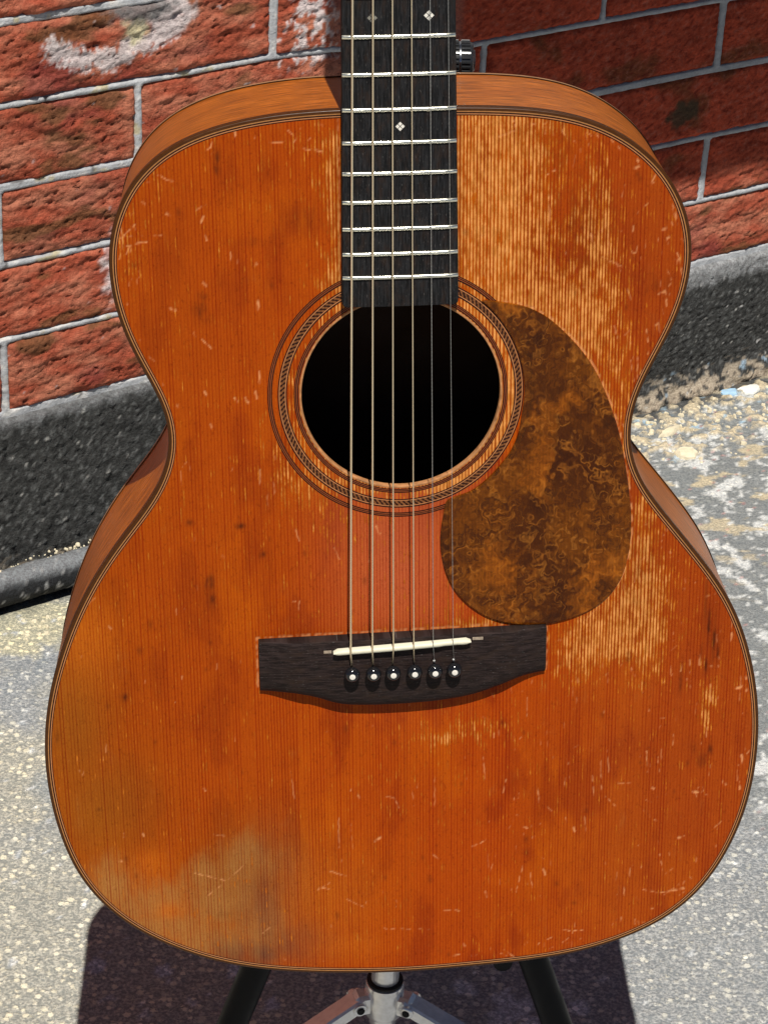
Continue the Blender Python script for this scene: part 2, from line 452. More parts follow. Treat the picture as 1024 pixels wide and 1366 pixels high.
# ------------------------------------------------------------------ ground
def build_ground():
    def axis(lo, hi, a, b, d, grow=1.18):
        mid = list(np.arange(a, b + d, d)); out = mid[:]; x = mid[-1]; s = d
        while x < hi: s *= grow; x += s; out.append(x)
        x = mid[0]; s = d; pre = []
        while x > lo: s *= grow; x -= s; pre.append(x)
        return np.array(pre[::-1] + out)
    xs = axis(-30000, 30000, -420, 520, 3.2); ys = axis(-30000, 30000, 1100, 2330, 3.2)
    X, Y = np.meshgrid(xs, ys, indexing='ij'); x = X.ravel(); y = Y.ravel()
    near = sstep(3000, 1500, np.hypot(x, y - 1500))
    z = near * (1.6 * fbm(x / 60, y / 60, 3) + 0.8 * fbm(x / 9, y / 9, 8, 3))
    grey = np.array([.42, .43, .425]); cream = np.array([.60, .57, .47]); blue = np.array([.40, .44, .46]); white = np.array([.78, .79, .77])
    m = fbm(x / 170, y / 170, 21, 4)
    left = sstep(60, -120, x)
    c = grey[None] * np.ones((len(x), 1)) * 1.08
    k = left * np.maximum(sstep(-.25, .15, m), .9 * sstep(1480, 1330, y + 120 * m)); c = c + (cream - c) * k[:, None]
    kb = sstep(.08, .32, fbm(x / 90 + 5, y / 140, 31, 4)) * .75 * sstep(1300, 1450, y); c = c + (blue - c) * kb[:, None]
    # yellowish painted patch beside the wall foot on the left
    d = np.hypot((x + 320) / 60, (y - 1655) / 50) + .5 * fbm(x / 25, y / 25, 5)
    k = sstep(1.15, .85, d) * .85; c = c + (np.array([.72, .66, .45]) - c) * k[:, None]
    # right side: grey paint with white splashes
    rt = sstep(120, 220, x) * sstep(1350, 1500, y)
    c = c + (np.array([.26, .275, .275]) - c) * (rt * .9)[:, None]
    sp = fbm(x / 32, y / 42, 55, 5, .6); k = sstep(.13, .19, sp) * rt * .9; c = c + (white - c) * k[:, None]
    sp = perlin(x / 5.5, y / 8, 57); k = sstep(.50, .58, sp) * rt * .85; c = c + (white - c) * k[:, None]
    sp = fbm(x / 45, y / 30, 77, 4, .6); k = sstep(.18, .26, sp) * rt * sstep(1700, 1950, y) * .9; c = c + (np.array([.66, .56, .38]) - c) * k[:, None]
    # pink flecks
    sp = fbm(x / 6, y / 8, 97, 2); k = sstep(.52, .56, sp) * rt * .6; c = c + (np.array([.62, .30, .27]) - c) * k[:, None]
    # lower right warmer aggregate
    rl = sstep(130, 220, x) * sstep(1420, 1300, y); c = c + (np.array([.50, .50, .475]) - c) * (rl * .8)[:, None]
    # white paint spots everywhere
    sp = fbm(x / 14, y / 16, 41, 3); k = sstep(.40, .45, sp) * .9; c = c + (white - c) * k[:, None]
    # bluish white paint drips that also lie in the guitar's shadow
    for (bx, by, br_) in ((108, 1190, 15), (74, 1208, 8), (155, 1192, 7), (-184, 1208, 8), (-138, 1207, 8), (-88, 1214, 7), (120, 1172, 9), (98, 1175, 10), (-60, 1180, 6)):
        m_ = np.hypot((x - bx), (y - by) * .8) + br_ * .9 * fbm(x / 9, y / 9, int(bx) + 400, 4, .6)
        k = sstep(br_, br_ * .75, m_) * .85; c = c + (np.array([.74, .78, .84]) - c) * k[:, None]
    # near-black band on the ground along the foot of the wall
    off = x * NV[0] + y * NV[1] + WD
    dn = off + 18 * fbm(x / 30, y / 30, 61, 4)
    k = sstep(52, 20, dn); c = c + (np.array([.06, .06, .06]) - c) * (k * .9)[:, None]
    # cream flaking and blue scraps by the wall at right
    s = x * WV[0] + y * WV[1]
    fl = fbm(x / 16, y / 16, 71, 5, .6)
    band = np.exp(-((off - 70) / 55) ** 2) * sstep(1350, 1450, s)
    k = sstep(.08, .15, fl) * sstep(.25, .55, band); c = c + (np.array([.74, .62, .42]) - c) * (k * .9)[:, None]
    z = z + 3.0 * k
    k = sstep(.36, .40, fbm(x / 22 + 9, y / 22, 83, 3)) * sstep(.3, .6, band); c = c + (np.array([.42, .60, .74]) - c) * (k * .85)[:, None]
    c = np.clip(c, .01, .9)
    alpha = 1 - rt * .75
    mesh_np('ground', np.stack([x, y, z], 1) * MMM, grid_quads(len(xs), len(ys)), M_ground, smooth=True, attrs={'tint': np.c_[c, alpha]})['kind'] = 'structure'
build_ground()

# ------------------------------------------------------------------ brick wall
wall = empty('brick_wall', wall_pos(1200, 0, -1036.48).tolist(), 'red painted brick wall with grey mortar lines and a black plinth, behind the guitar', 'wall')
WB = np.array(wall.location)

SPILL = np.array([(824, -545), (840, -553), (862, -560), (884, -563), (900, -553), (921, -551), (936, -545)], float)
def brick_colour(s, h, seed):
    n = fbm(s / 46, h / 22, 101, 5, .6); n2 = fbm(s / 110, h / 70, 111, 4); n3 = fbm(s / 22, (h - .2 * s) / 6, 121, 4)
    rightk = sstep(1120, 1260, s)
    red = np.array([.45, .100, .052]); salmon = np.array([.58, .21, .125]); dark = np.array([.13, .030, .014]); olive = np.array([.17, .085, .034]); maroon = np.array([.25, .045, .045])
    c = red[None] + (salmon - red)[None] * sstep(-.25, .35, n)[:, None]
    c = c + (maroon - c) * (sstep(.12, .4, n2) * .6)[:, None]
    c = c + (dark - c) * (sstep(.22, .45, n3) * .55)[:, None]
    c = c + (olive - c) * (sstep(.18, .34, fbm(s / 80, h / 34, 131, 4)) * .75)[:, None]
    nr = fbm(s / 9, (h - .2 * s) / 5, 125, 4, .65); cr = np.array([.44, .066, .028])[None] * (1 + .6 * n[:, None]); cr = cr + (np.array([.13, .050, .016]) - cr) * (sstep(.1, .3, n2) * .7)[:, None]
    cr = cr + (np.array([.15, .012, .006]) - cr) * (sstep(.05, .35, nr) * .7)[:, None] + (np.array([.46, .16, .11]) - cr) * (sstep(.08, .4, -nr) * .5)[:, None]
    lowr = sstep(-740, -800, h)[:, None]
    cr = cr * (1 - lowr) + (c * 1.0) * lowr
    c = c * (1 - rightk[:, None]) + cr * rightk[:, None]
    # spilled white paint on the left
    d = np.full(len(s), 1e9)
    for (a, b) in zip(SPILL[:-1], SPILL[1:]):
        t = np.clip(((s - a[0]) * (b[0] - a[0]) + (h - a[1]) * (b[1] - a[1])) / ((b - a) @ (b - a)), 0, 1)
        d = np.minimum(d, np.hypot(s - a[0] - t * (b[0] - a[0]), h - a[1] - t * (b[1] - a[1])))
    w = sstep(15, 9, d + 5 * fbm(s / 3.5, h / 3, 140, 3) + 22 * np.abs(fbm(s / 9, h / 16, 141, 4, .6)))
    w = np.maximum(w, sstep(24, 12, np.hypot((s - 936) / 1.2, (h + 532)) + 16 * fbm(s / 9, h / 12, 143, 4)) )
    w = np.maximum(w, sstep(.0, .15, fbm(s / 8, h / 11, 145, 4) - ((s - 1080) / 34) ** 2 * .35 + .10) * sstep(-606, -590, h) * sstep(-460, -500, h))
    w = np.maximum(w, sstep(15, 5, np.hypot(s - 880, (h + 748) / 2.2) + 14 * fbm(s / 8, h / 12, 147, 3)))
    w = np.maximum(w, sstep(.55, .60, fbm(s / 11, h / 8, 149, 3)) * .6 * (1 - rightk))
    c = c + (np.array([.80, .74, .73]) - c) * (w * .85)[:, None]
    y = sstep(16, 7, np.hypot((s - 903), (h + 540)) + 10 * fbm(s / 8, h / 8, 151, 3)); c = c + (np.array([.74, .68, .42]) - c) * (y * .9)[:, None]
    g = sstep(26, 12, np.hypot((s - 908) / 1.5, (h + 524) * 1.6) + 12 * fbm(s / 8, h / 8, 153, 3)); c = c + (np.array([.20, .20, .20]) - c) * (g * .9)[:, None]
    kk = sstep(17, 9, np.hypot((s - 1537) / 1.5, (h + 694)) + 10 * fbm(s / 12, h / 10, 155, 3)); c = c + (np.array([.06, .045, .025]) - c) * (kk * .9)[:, None]
    # brown tint on the bricks beside the neck, fading out downwards
    sm = sstep(1093, 1100, s) * sstep(1250, 1240, s) * sstep(-650, -600, h); c = c + (np.array([.28, .12, .09]) - c) * (sm * .6)[:, None]
    return np.clip(c * (1 + .12 * (seed - .5)), .01, .9)
def brick_relief(s, h):
    rightk = sstep(1100, 1260, s) * sstep(-770, -730, h)
    a = 3.6 * fbm(s / 60, h / 26, 201, 3) + 3.4 * fbm(s / 26, (h - .2 * s) / 8, 211, 4, .6)
    q = h - .16 * s + 10 * fbm(s / 40, h / 40, 233, 2)                        # bedding cracks
    cr = ridge(s / 42, q / 11, 221, 3)
    a = a - 5.0 * sstep(.80, .97, cr) * sstep(-.2, .3, fbm(s / 50, h / 25, 241, 2))
    a = a + 2.1 * fbm(s / 7.5, (h - .22 * s) / 3.6, 251, 4, .65)
    a = a - 3.5 * sstep(.42, .6, fbm(s / 12, h / 8, 261, 2))
    b = 1.2 * fbm(s / 50, h / 30, 202, 3) + 1.5 * fbm(s / 10, (h - .25 * s) / 5, 212, 4, .6)
    return a * .8 * (1 - rightk) + b * rightk
def make_brick(s0, s1, h0, h1, rnd, fine):
    d = 2.2 if fine else 12.0
    nu = max(3, int((s1 - s0) / d)); nv = max(3, int((h1 - h0) / (1.6 if fine else 10)))
    us = np.linspace(s0, s1, nu + 1); vs = np.linspace(h0, h1, nv + 1)
    U, V = np.meshgrid(us, vs, indexing='ij')
    jag = 1.5
    Ue = U + jag * fbm(V / 9 + s0, V / 9 + U * .01, 301, 3) * (np.abs((U - s0) / (s1 - s0) - .5) * 2) ** 6
    Ve = V + jag * fbm(U / 12, U / 12 + h0, 303, 3) * (np.abs((V - h0) / (h1 - h0) - .5) * 2) ** 6
    edge = np.minimum(np.minimum(U - s0, s1 - U), np.minimum(V - h0, h1 - V))
    off = brick_relief(U.ravel(), V.ravel()).reshape(U.shape) + rnd.uniform(-.8, .8)
    rk = sstep(1100, 1260, U) * sstep(-770, -730, V)
    lo = 1.5 * (1 - rk) + 1.2 * rk
    off = np.maximum(off + 3, -2.5)
    off = off - 3.2 * np.clip(1 - edge / 5.0, 0, 1) ** 2
    S = Ue.ravel(); H = (Ve + warp(U, V)).ravel()
    P = wall_pos(S, off.ravel(), H)
    col = brick_colour(U.ravel(), V.ravel(), rnd.random())
    n1 = nv + 1; Q = [grid_quads(nu + 1, n1)]
    ids = np.arange((nu + 1) * n1).reshape(nu + 1, n1)
    loop = np.r_[ids[:, 0], ids[-1, 1:], ids[-2::-1, -1], ids[0, -2:0:-1]]
    nb = len(P); bp = wall_pos(S[loop], -40.0 + 0 * S[loop], H[loop])
    k = np.arange(len(loop)); k2 = (k + 1) % len(loop)
    Q.append(np.stack([loop[k], nb + k, nb + k2, loop[k2]], 1))
    P = np.r_[P, bp]; col = np.r_[col, col[loop]]
    return mesh_np('brick', P - WB, np.concatenate(Q), M_brick, wall, True, {'tint': col})
rb = random.Random(5)
PITCH = 68.8; J = 4.2
J = 3.6
odd_l = [240, 505, 772, 1039, 1190, 1418, 1720, 2025, 2330]; even_l = [105, 372, 640, 905, 1135, 1275, 1579, 1880, 2180]
odd_l = [-562, -295, -28] + odd_l + [2635, 2940, 3245]; even_l = [-429, -162] + even_l + [2485, 2790, 3095, 3245]
odd_l[0] = -429
for k in range(-2 + 2, 17):
    hb = -861 + PITCH * k; ht = hb + PITCH
    js = odd_l if k % 2 == 0 else even_l
    for a, b in zip(js[:-1], js[1:]):
        fine = k <= 6 and b > 700 and a < 1760
        make_brick(a + J, b - J, hb + J * .8, ht - J * .8, rb, fine)
def mortar():
    us = np.r_[np.arange(-426, 690, 20), np.arange(690, 1780, 2.5), np.arange(1790, 3244, 20)]
    vs = np.r_[np.arange(-868, -440, 2.0), np.arange(-440, 310, 15)]
    U, V = np.meshgrid(us, vs, indexing='ij'); u = U.ravel(); v = V.ravel()
    row = np.floor((v + 861) / PITCH); dv = np.abs((v + 861) - PITCH * np.round((v + 861) / PITCH))
    jo = np.array(odd_l)[None]; je = np.array(even_l)[None]
    uu = us[:, None]; do_ = np.abs(uu - jo).min(1); de_ = np.abs(uu - je).min(1)
    du = np.where((row.reshape(U.shape) % 2) == 0, do_[:, None], de_[:, None]).ravel()
    inner_ = (dv > 3.4) & (du > 4.4) & (row >= 0)
    off = 1.6 - 9.0 * inner_ + 1.0 * fbm(u / 9, v / 9, 401, 4) + 1.2 * fbm(u / 60, v / 60, 403, 2)
    c = np.array([.50, .52, .54])[None] * (1 + .35 * fbm(u / 20, v / 12, 411, 4)[:, None])
    w = sstep(.12, .3, fbm(u / 22, v / 9, 421, 4)) * sstep(1120, 1000, u); c = c + (np.array([.78, .77, .74]) - c) * (w * .8)[:, None]
    y = sstep(.30, .42, fbm(u / 26, v / 20, 431, 3)) * sstep(1120, 1000, u); c = c + (np.array([.55, .48, .28]) - c) * (y * .8)[:, None]
    dkk = sstep(.34, .46, fbm(u / 14, v / 9, 441, 3)); c = c + (np.array([.07, .06, .055]) - c) * (dkk * .75 * sstep(1120, 1000, u))[:, None]
    c = c * (1 - .25 * sstep(1100, 1250, u) * sstep(-780, -740, v))[:, None]
    mesh_np('mortar', wall_pos(u, off, v + warp(u, v)) - WB, grid_quads(len(us), len(vs)), M_mortar, wall, True, {'tint': np.clip(c, .01, .9)})
mortar()
def plinth():
    us = np.r_[np.arange(-426, 690, 20), np.arange(690, 1800, 2.6), np.arange(1810, 3244, 20)]
    # profile: (height, offset) from foot to top, then the ledge back to the wall
    hs = np.arange(-1040, -872, 2.4)
    prof = [(h, 7.5) for h in hs] + [(-870, 7.2), (-868, 6.6), (-866.3, 5.4), (-865.2, 4), (-864.6, 2), (-864.2, 0), (-864, -4), (-864, -8)]
    pr = np.array(prof)
    U, I = np.meshgrid(us, np.arange(len(pr)), indexing='ij'); u = U.ravel(); i = I.ravel()
    h = pr[i, 0]; o = pr[i, 1]; w = np.clip((o + 2) / 12, 0, 1)
    face = sstep(-862, -872, h)
    o = o + w * (2.2 * fbm(u / 34, h / 30, 501, 3) + 3.0 * fbm(u / 9, (h - .4 * u) / 5, 503, 4, .62) + 2.0 * sstep(.3, .5, fbm(u / 6, h / 6, 507, 2)))
    foot = sstep(-1000, -1036, h); o = o + foot * (11 + 7 * fbm(u / 25, h / 18, 511, 4))
    c = np.array([.062, .064, .062])[None] * (1 + .9 * fbm(u / 12, (h - .25 * u) / 8, 521, 4)[:, None]) * np.ones((len(u), 1))
    n = fbm(u / 6, (h - .25 * u) / 4.6, 531, 4, .7); c = c + (np.array([.24, .25, .245]) - c) * (sstep(.05, .4, n) * .7)[:, None] + (np.array([.012, .012, .013]) - c) * (sstep(.12, .42, -n) * .8)[:, None]
    sp = fbm(u / 3.6, h / 3.2, 541, 3, .7); c = c + (np.array([.62, .62, .58]) - c) * (sstep(.43, .52, sp) * .85)[:, None]
    sp = fbm(u / 11, h / 8, 547, 2); c = c + (np.array([.72, .72, .70]) - c) * (sstep(.56, .60, sp) * .9 * sstep(1400, 1450, u))[:, None]
    top = (.75 + .25 * sstep(-.2, .2, fbm(u / 13, h / 6, 559, 4))) * sstep(-882, -872, h - 5 * sstep(1250, 1000, u) + 7 * sstep(1250, 1450, u) + 13 * fbm(u / 26, u * 0 + 3, 551, 5, .6) + 6 * fbm(u / 5, h / 4, 553, 3))
    c = c + (np.array([.44, .46, .47]) * (.58 + .42 * sstep(1200, 1400, u)[:, None]) * (1 + .6 * fbm(u / 9, h / 4, 555, 3))[:, None] - c) * (top * .9)[:, None]
    cf = fbm(u / 18, h / 9, 561, 5, .6)
    low = sstep(-985, -1030, h)
    c = c + (np.array([.68, .58, .44]) - c) * (sstep(.02, .14, cf - .25 + .42 * low) * low * .9)[:, None]
    bl = sstep(.34, .40, fbm(u / 20 + 4, h / 14, 571, 3)) * sstep(1500, 1560, u) * sstep(-990, -1010, h); c = c + (np.array([.40, .56, .70]) - c) * (bl * .9)[:, None]
    wp = warp(u, h) * sstep(-1036, -880, h)
    mesh_np('plinth', wall_pos(u, o, h + wp) - WB, grid_quads(len(us), len(pr)), M_tar, wall, True, {'tint': np.clip(c, .008, .9)})
plinth()
# rounded tar-smeared moulding lying along the foot of the wall at left
def moulding():
    us = np.arange(-420, 1216, 3.0); n = 22
    th = np.linspace(-.45 * math.pi, 1.02 * math.pi, n)
    U, T = np.meshgrid(us, th, indexing='ij'); u = U.ravel(); t = T.ravel()
    r = 15.5 + 1.0 * fbm(u / 40, t * 2, 601, 3) + .7 * fbm(u / 8, t * 4, 603, 3)
    off = 29 + r * np.cos(t) * 1.05; h = -1036.5 + 22 + r * np.sin(t)
    up = np.sin(t)
    c = np.array([.030, .032, .035])[None] * np.ones((len(u), 1))
    k = sstep(.35, .85, up + .35 * fbm(u / 18, t * 2.5, 611, 4)); c = c + (np.array([.42, .45, .47]) - c) * (k * .7)[:, None]  # highlight along the rounded top painted in as paler grey
    k = sstep(.28, .40, fbm(u / 6, t * 5, 613, 3)); c = c + (np.array([.62, .63, .62]) - c) * (k * .6)[:, None]
    end = sstep(1216, 1204, u)
    mesh_np('foot_moulding', wall_pos(u, off, h) - WB, grid_quads(len(us), n), M_tar, wall, True, {'tint': c})
moulding()

# loose chips and crumbs at the foot of the wall
def chip_geo(cx, cy, z, rx, ry, hgt, rnd, rot):
    n = 11; V = []; ro = [rnd.uniform(.72, 1.18) for _ in range(n)]
    for (k, zz) in ((1.0, 0.0), (.96, hgt * .55), (.72, hgt)):
        for i in range(n):
            a = 2 * math.pi * i / n; x = math.cos(a) * rx * ro[i] * k; y = math.sin(a) * ry * ro[i] * k
            V.append((cx + x * math.cos(rot) - y * math.sin(rot), cy + x * math.sin(rot) + y * math.cos(rot), z + zz + rnd.uniform(-.12, .12) * hgt * (zz > 0)))
    V.append((cx, cy, z + hgt * 1.02))
    F = []
    for j in range(2):
        for i in range(n): F.append((j * n + i, j * n + (i + 1) % n, (j + 1) * n + (i + 1) % n, (j + 1) * n + i))
    for i in range(n): F.append((2 * n + i, 2 * n + (i + 1) % n, 3 * n))
    return V, F
M_chip = simple('cream_flake', (.74, .66, .48), .8, nscale=220, var=.3, bump=.001)
M_chipw = simple('white_flake', (.78, .78, .74), .8, nscale=220, var=.2, bump=.001)
M_chipb = simple('blue_flake', (.36, .55, .72), .6, nscale=220, var=.3, bump=.001)
rc = random.Random(11)
def chip(name, label, cx, cy, rx, ry, h, rot, mat):
    V, F = chip_geo(0, 0, -1.5, rx, ry, h, rc, rot)
    o = mesh_py(name, [(a * MMM, b * MMM, c * MMM) for a, b, c in V], F, mat, None, True, 40)
    o.location = (cx * MMM, cy * MMM, 0.001); o['label'] = label; o['category'] = 'paint flake'
chip('paint_flake', 'largest cream flake lying alone on the grey concrete right of the guitar waist', 310, 2056, 14, 11, 6, .2, M_chip)
chip('paint_flake', 'long thin cream sliver lying against the black plinth right of the guitar', 297, 2106, 19, 5, 5, .9, M_chip)
chip('paint_flake', 'small pale blue flake among the cream scraps at the right edge', 372, 2212, 13, 8, 4, .5, M_chipb)
chip('paint_flake', 'wide white flake at the foot of the wall by the right edge', 396, 2222, 17, 10, 4, .6, M_chipw)
V = []; F = []
for i in range(420):
    if i < 250: s = rc.uniform(1380, 1760); off = abs(rc.gauss(0, 50)) + 30
    else: s = rc.uniform(700, 1200); off = rc.uniform(48, 90)
    p = wall_pos(s, off, 0); r = rc.uniform(.8, 3.2) * (1.4 if i < 60 else 1)
    v, f = chip_geo(p[0] * 1000, p[1] * 1000, -.5, r, r * rc.uniform(.5, 1), r * .8, rc, rc.uniform(0, 6))
    n0 = len(V); V += [(a * MMM, b * MMM, c * MMM) for a, b, c in v]; F += [tuple(n0 + q for q in g) for g in f]
dcr = mesh_py('debris', V, F, M_chip, None, True, 40); dcr['kind'] = 'stuff'
dcr['label'] = 'cream crumbs and grit scattered along the foot of the wall'; dcr['category'] = 'debris'
# crumbs that sit on the moulding
V = []; F = []
for i in range(170):
    s = rc.uniform(740, 1000) if i % 3 else rc.gauss(845, 25); p = wall_pos(s, rc.uniform(12, 25), -1036.48 + rc.uniform(34, 37)); r = rc.uniform(.5, 1.5) + (1.2 if rc.random() < .1 else 0)
    v, f = chip_geo(p[0] * 1000, p[1] * 1000, p[2] * 1000 - 1.5, r, r * rc.uniform(.5, 1), r, rc, rc.uniform(0, 6))
    n0 = len(V); V += [(a * MMM, b * MMM, c * MMM) for a, b, c in v]; F += [tuple(n0 + q for q in g) for g in f]
dcr = mesh_py('grit', V, F, M_chip, None, True, 40); dcr['kind'] = 'stuff'
dcr['label'] = 'tan grit gathered on the ledge between plinth and rounded moulding'; dcr['category'] = 'grit'

# unseen panel added above the frame to shade the bricks right of the neck
M_panel = simple('grey_sheet_metal', (.35, .36, .37), .5, nscale=60, var=.1)
sg = empty('shade_panel', wall_pos(1400, 240, 0).tolist(), 'plain grey metal panel on brackets, added out of view on the brick wall to shade the bricks', 'added shade panel')
SB = np.array(sg.location)
def wbox(s0, s1, o0, o1, h0, h1):
    V, F = box_geo(s0, s1, o0, o1, h0, h1)
    a = np.array(V); return (wall_pos(a[:, 0], a[:, 1], a[:, 2]) - SB), F
v, f = wbox(947, 2300, 236, 241, -262, 420); mesh_py('panel', v, f, M_panel, sg)
for s_ in (1050, 1600, 2150):
    for h_ in (60, 240):
        v, f = wbox(s_ - 15, s_ + 15, 0, 236, h_ - 4, h_ + 4); mesh_py('bracket', v, f, M_panel, sg)

# ------------------------------------------------------------------ guitar
G = Matrix(((0.99359, -0.05897, 0.09643), (0.10189, 0.09782, -0.98997), (0.04895, 0.99346, 0.1032)))
T = Vector((12.9, 991.9, -616.12 + CAMH * 1000))
BASE = Vector((0, -209, -45))
loc = (G @ BASE + T) * MMM
gm = G.to_4x4(); gm.translation = loc
guitar = empty('acoustic_guitar', None, 'worn orange-brown acoustic guitar with tortoise pickguard, standing upright on a tripod stand', 'guitar', mat=gm)
BN = np.array(BASE)
def loc_np(a): return (np.asarray(a, float) - BN) * MMM
def gpart(name, V, F, mat, parent=None, smooth=False, autos=None):
    return mesh_py(name, loc_np([tuple(v) for v in V]), F, mat, parent or guitar, smooth, autos)

OUTL = np.array([[-28.1,280.5],[-40.7,280.1],[-53.3,279.2],[-65.8,277.7],[-78.3,275.4],[-90.6,272.2],[-102.4,267.7],[-113.3,261.6],[-122.8,253.6],[-130.5,243.8],[-136.2,232.6],[-139.8,220.6],[-141.2,208.1],[-140.7,195.5],[-138.6,183.1],[-135.1,170.9],[-130.5,159.1],[-125.1,147.6],[-120.2,136.0],[-117.1,124.0],[-116.9,111.7],[-119.6,99.7],[-124.8,88.3],[-131.7,77.7],[-139.4,67.7],[-147.0,57.6],[-154.2,47.2],[-160.8,36.4],[-166.8,25.3],[-172.1,13.9],[-176.8,2.2],[-181.0,-9.8],[-184.6,-21.9],[-187.4,-34.1],[-189.3,-46.6],[-190.3,-59.2],[-190.4,-71.8],[-189.7,-84.4],[-188.1,-96.9],[-185.7,-109.4],[-182.5,-121.6],[-178.2,-133.4],[-172.5,-144.6],[-165.4,-155.0],[-157.1,-164.5],[-147.7,-172.9],[-137.5,-180.2],[-126.6,-186.7],[-115.2,-192.2],[-103.5,-196.8],[-91.4,-200.5],[-79.1,-203.3],[-66.7,-205.4],[-54.1,-207.0],[-41.6,-208.1],[-29.0,-209.0],[-16.4,-209.6],[-3.7,-209.9],[8.9,-209.8],[21.5,-209.4],[34.1,-208.8],[46.7,-208.2],[59.3,-207.4],[71.9,-206.4],[84.5,-204.9],[96.9,-202.8],[109.2,-199.8],[121.2,-195.9],[132.9,-191.0],[143.9,-185.0],[154.1,-177.7],[163.1,-168.9],[170.8,-159.0],[177.2,-148.1],[182.4,-136.6],[186.7,-124.7],[189.9,-112.5],[192.2,-100.1],[193.5,-87.5],[194.1,-74.9],[193.8,-62.3],[192.8,-49.7],[190.9,-37.2],[188.3,-24.9],[184.9,-12.7],[180.7,-0.8],[175.6,10.7],[169.4,21.6],[162.4,32.1],[154.9,42.2],[147.2,52.3],[139.5,62.4],[131.9,72.5],[125.1,83.1],[120.3,94.6],[118.0,106.7],[118.4,119.1],[121.3,131.3],[126.0,143.0],[131.5,154.4],[136.8,166.0],[141.1,177.8],[143.9,190.1],[145.0,202.7],[143.9,215.1],[140.6,227.2],[135.1,238.5],[127.7,248.7],[118.6,257.4],[108.3,264.7],[97.1,270.3],[85.2,274.4],[72.8,277.1],[60.3,278.7],[47.7,279.6],[35.1,280.2],[22.4,280.4],[9.8,280.6],[-2.8,280.6],[-15.5,280.7]], float)
def catmull(P, k):
    N = len(P); s = np.linspace(0, 1, k, endpoint=False)[:, None]; o = []
    for i in range(N):
        p0, p1, p2, p3 = P[i - 1], P[i], P[(i + 1) % N], P[(i + 2) % N]
        o.append(.5 * ((2 * p1) + (-p0 + p2) * s + (2 * p0 - 5 * p1 + 4 * p2 - p3) * s * s + (-p0 + 3 * p1 - 3 * p2 + p3) * s ** 3))
    return np.concatenate(o)
def smooth_closed(P, n, it=1):
    for _ in range(it):
        Q = sum(np.roll(P, i, 0) for i in range(-n, n + 1)) / (2 * n + 1)
        P = P * 0 + Q
    return P
OC = catmull(OUTL, 6)
_s = smooth_closed(OC, 6, 2); OC = _s + (_s - smooth_closed(_s, 6, 2))
NO = len(OC)
tg = np.roll(OC, -2, 0) - np.roll(OC, 2, 0); tg /= np.hypot(tg[:, 0], tg[:, 1])[:, None]
area = np.sum(OC[:, 0] * np.roll(OC[:, 1], -1) - np.roll(OC[:, 0], -1) * OC[:, 1])
nin = np.stack([-tg[:, 1], tg[:, 0]], 1) * (1 if area > 0 else -1)      # inward normals
arc = np.r_[0, np.cumsum(np.hypot(*np.diff(OC, axis=0).T))]
def sweep(name, prof, mat, mats=None, pm=None, smooth=False, outl=None):
    """prof = [(inward offset, z)] swept round the body outline"""
    oc = OC if outl is None else outl
    pr = np.array(prof, float)
    P = oc[:, None, :] + nin[:, None, :] * pr[None, :, 0:1]
    V = np.concatenate([P, np.broadcast_to(pr[None, :, 1:2], P.shape[:2] + (1,))], -1).reshape(-1, 3)
    q = grid_quads(NO, len(pr), True)
    fm = None
    if pm is not None: fm = np.tile(np.array(pm), NO)
    if area < 0: q = q[:, ::-1]
    return mesh_np(name, loc_np(V), q, mat, guitar, smooth, None, mats, fm)
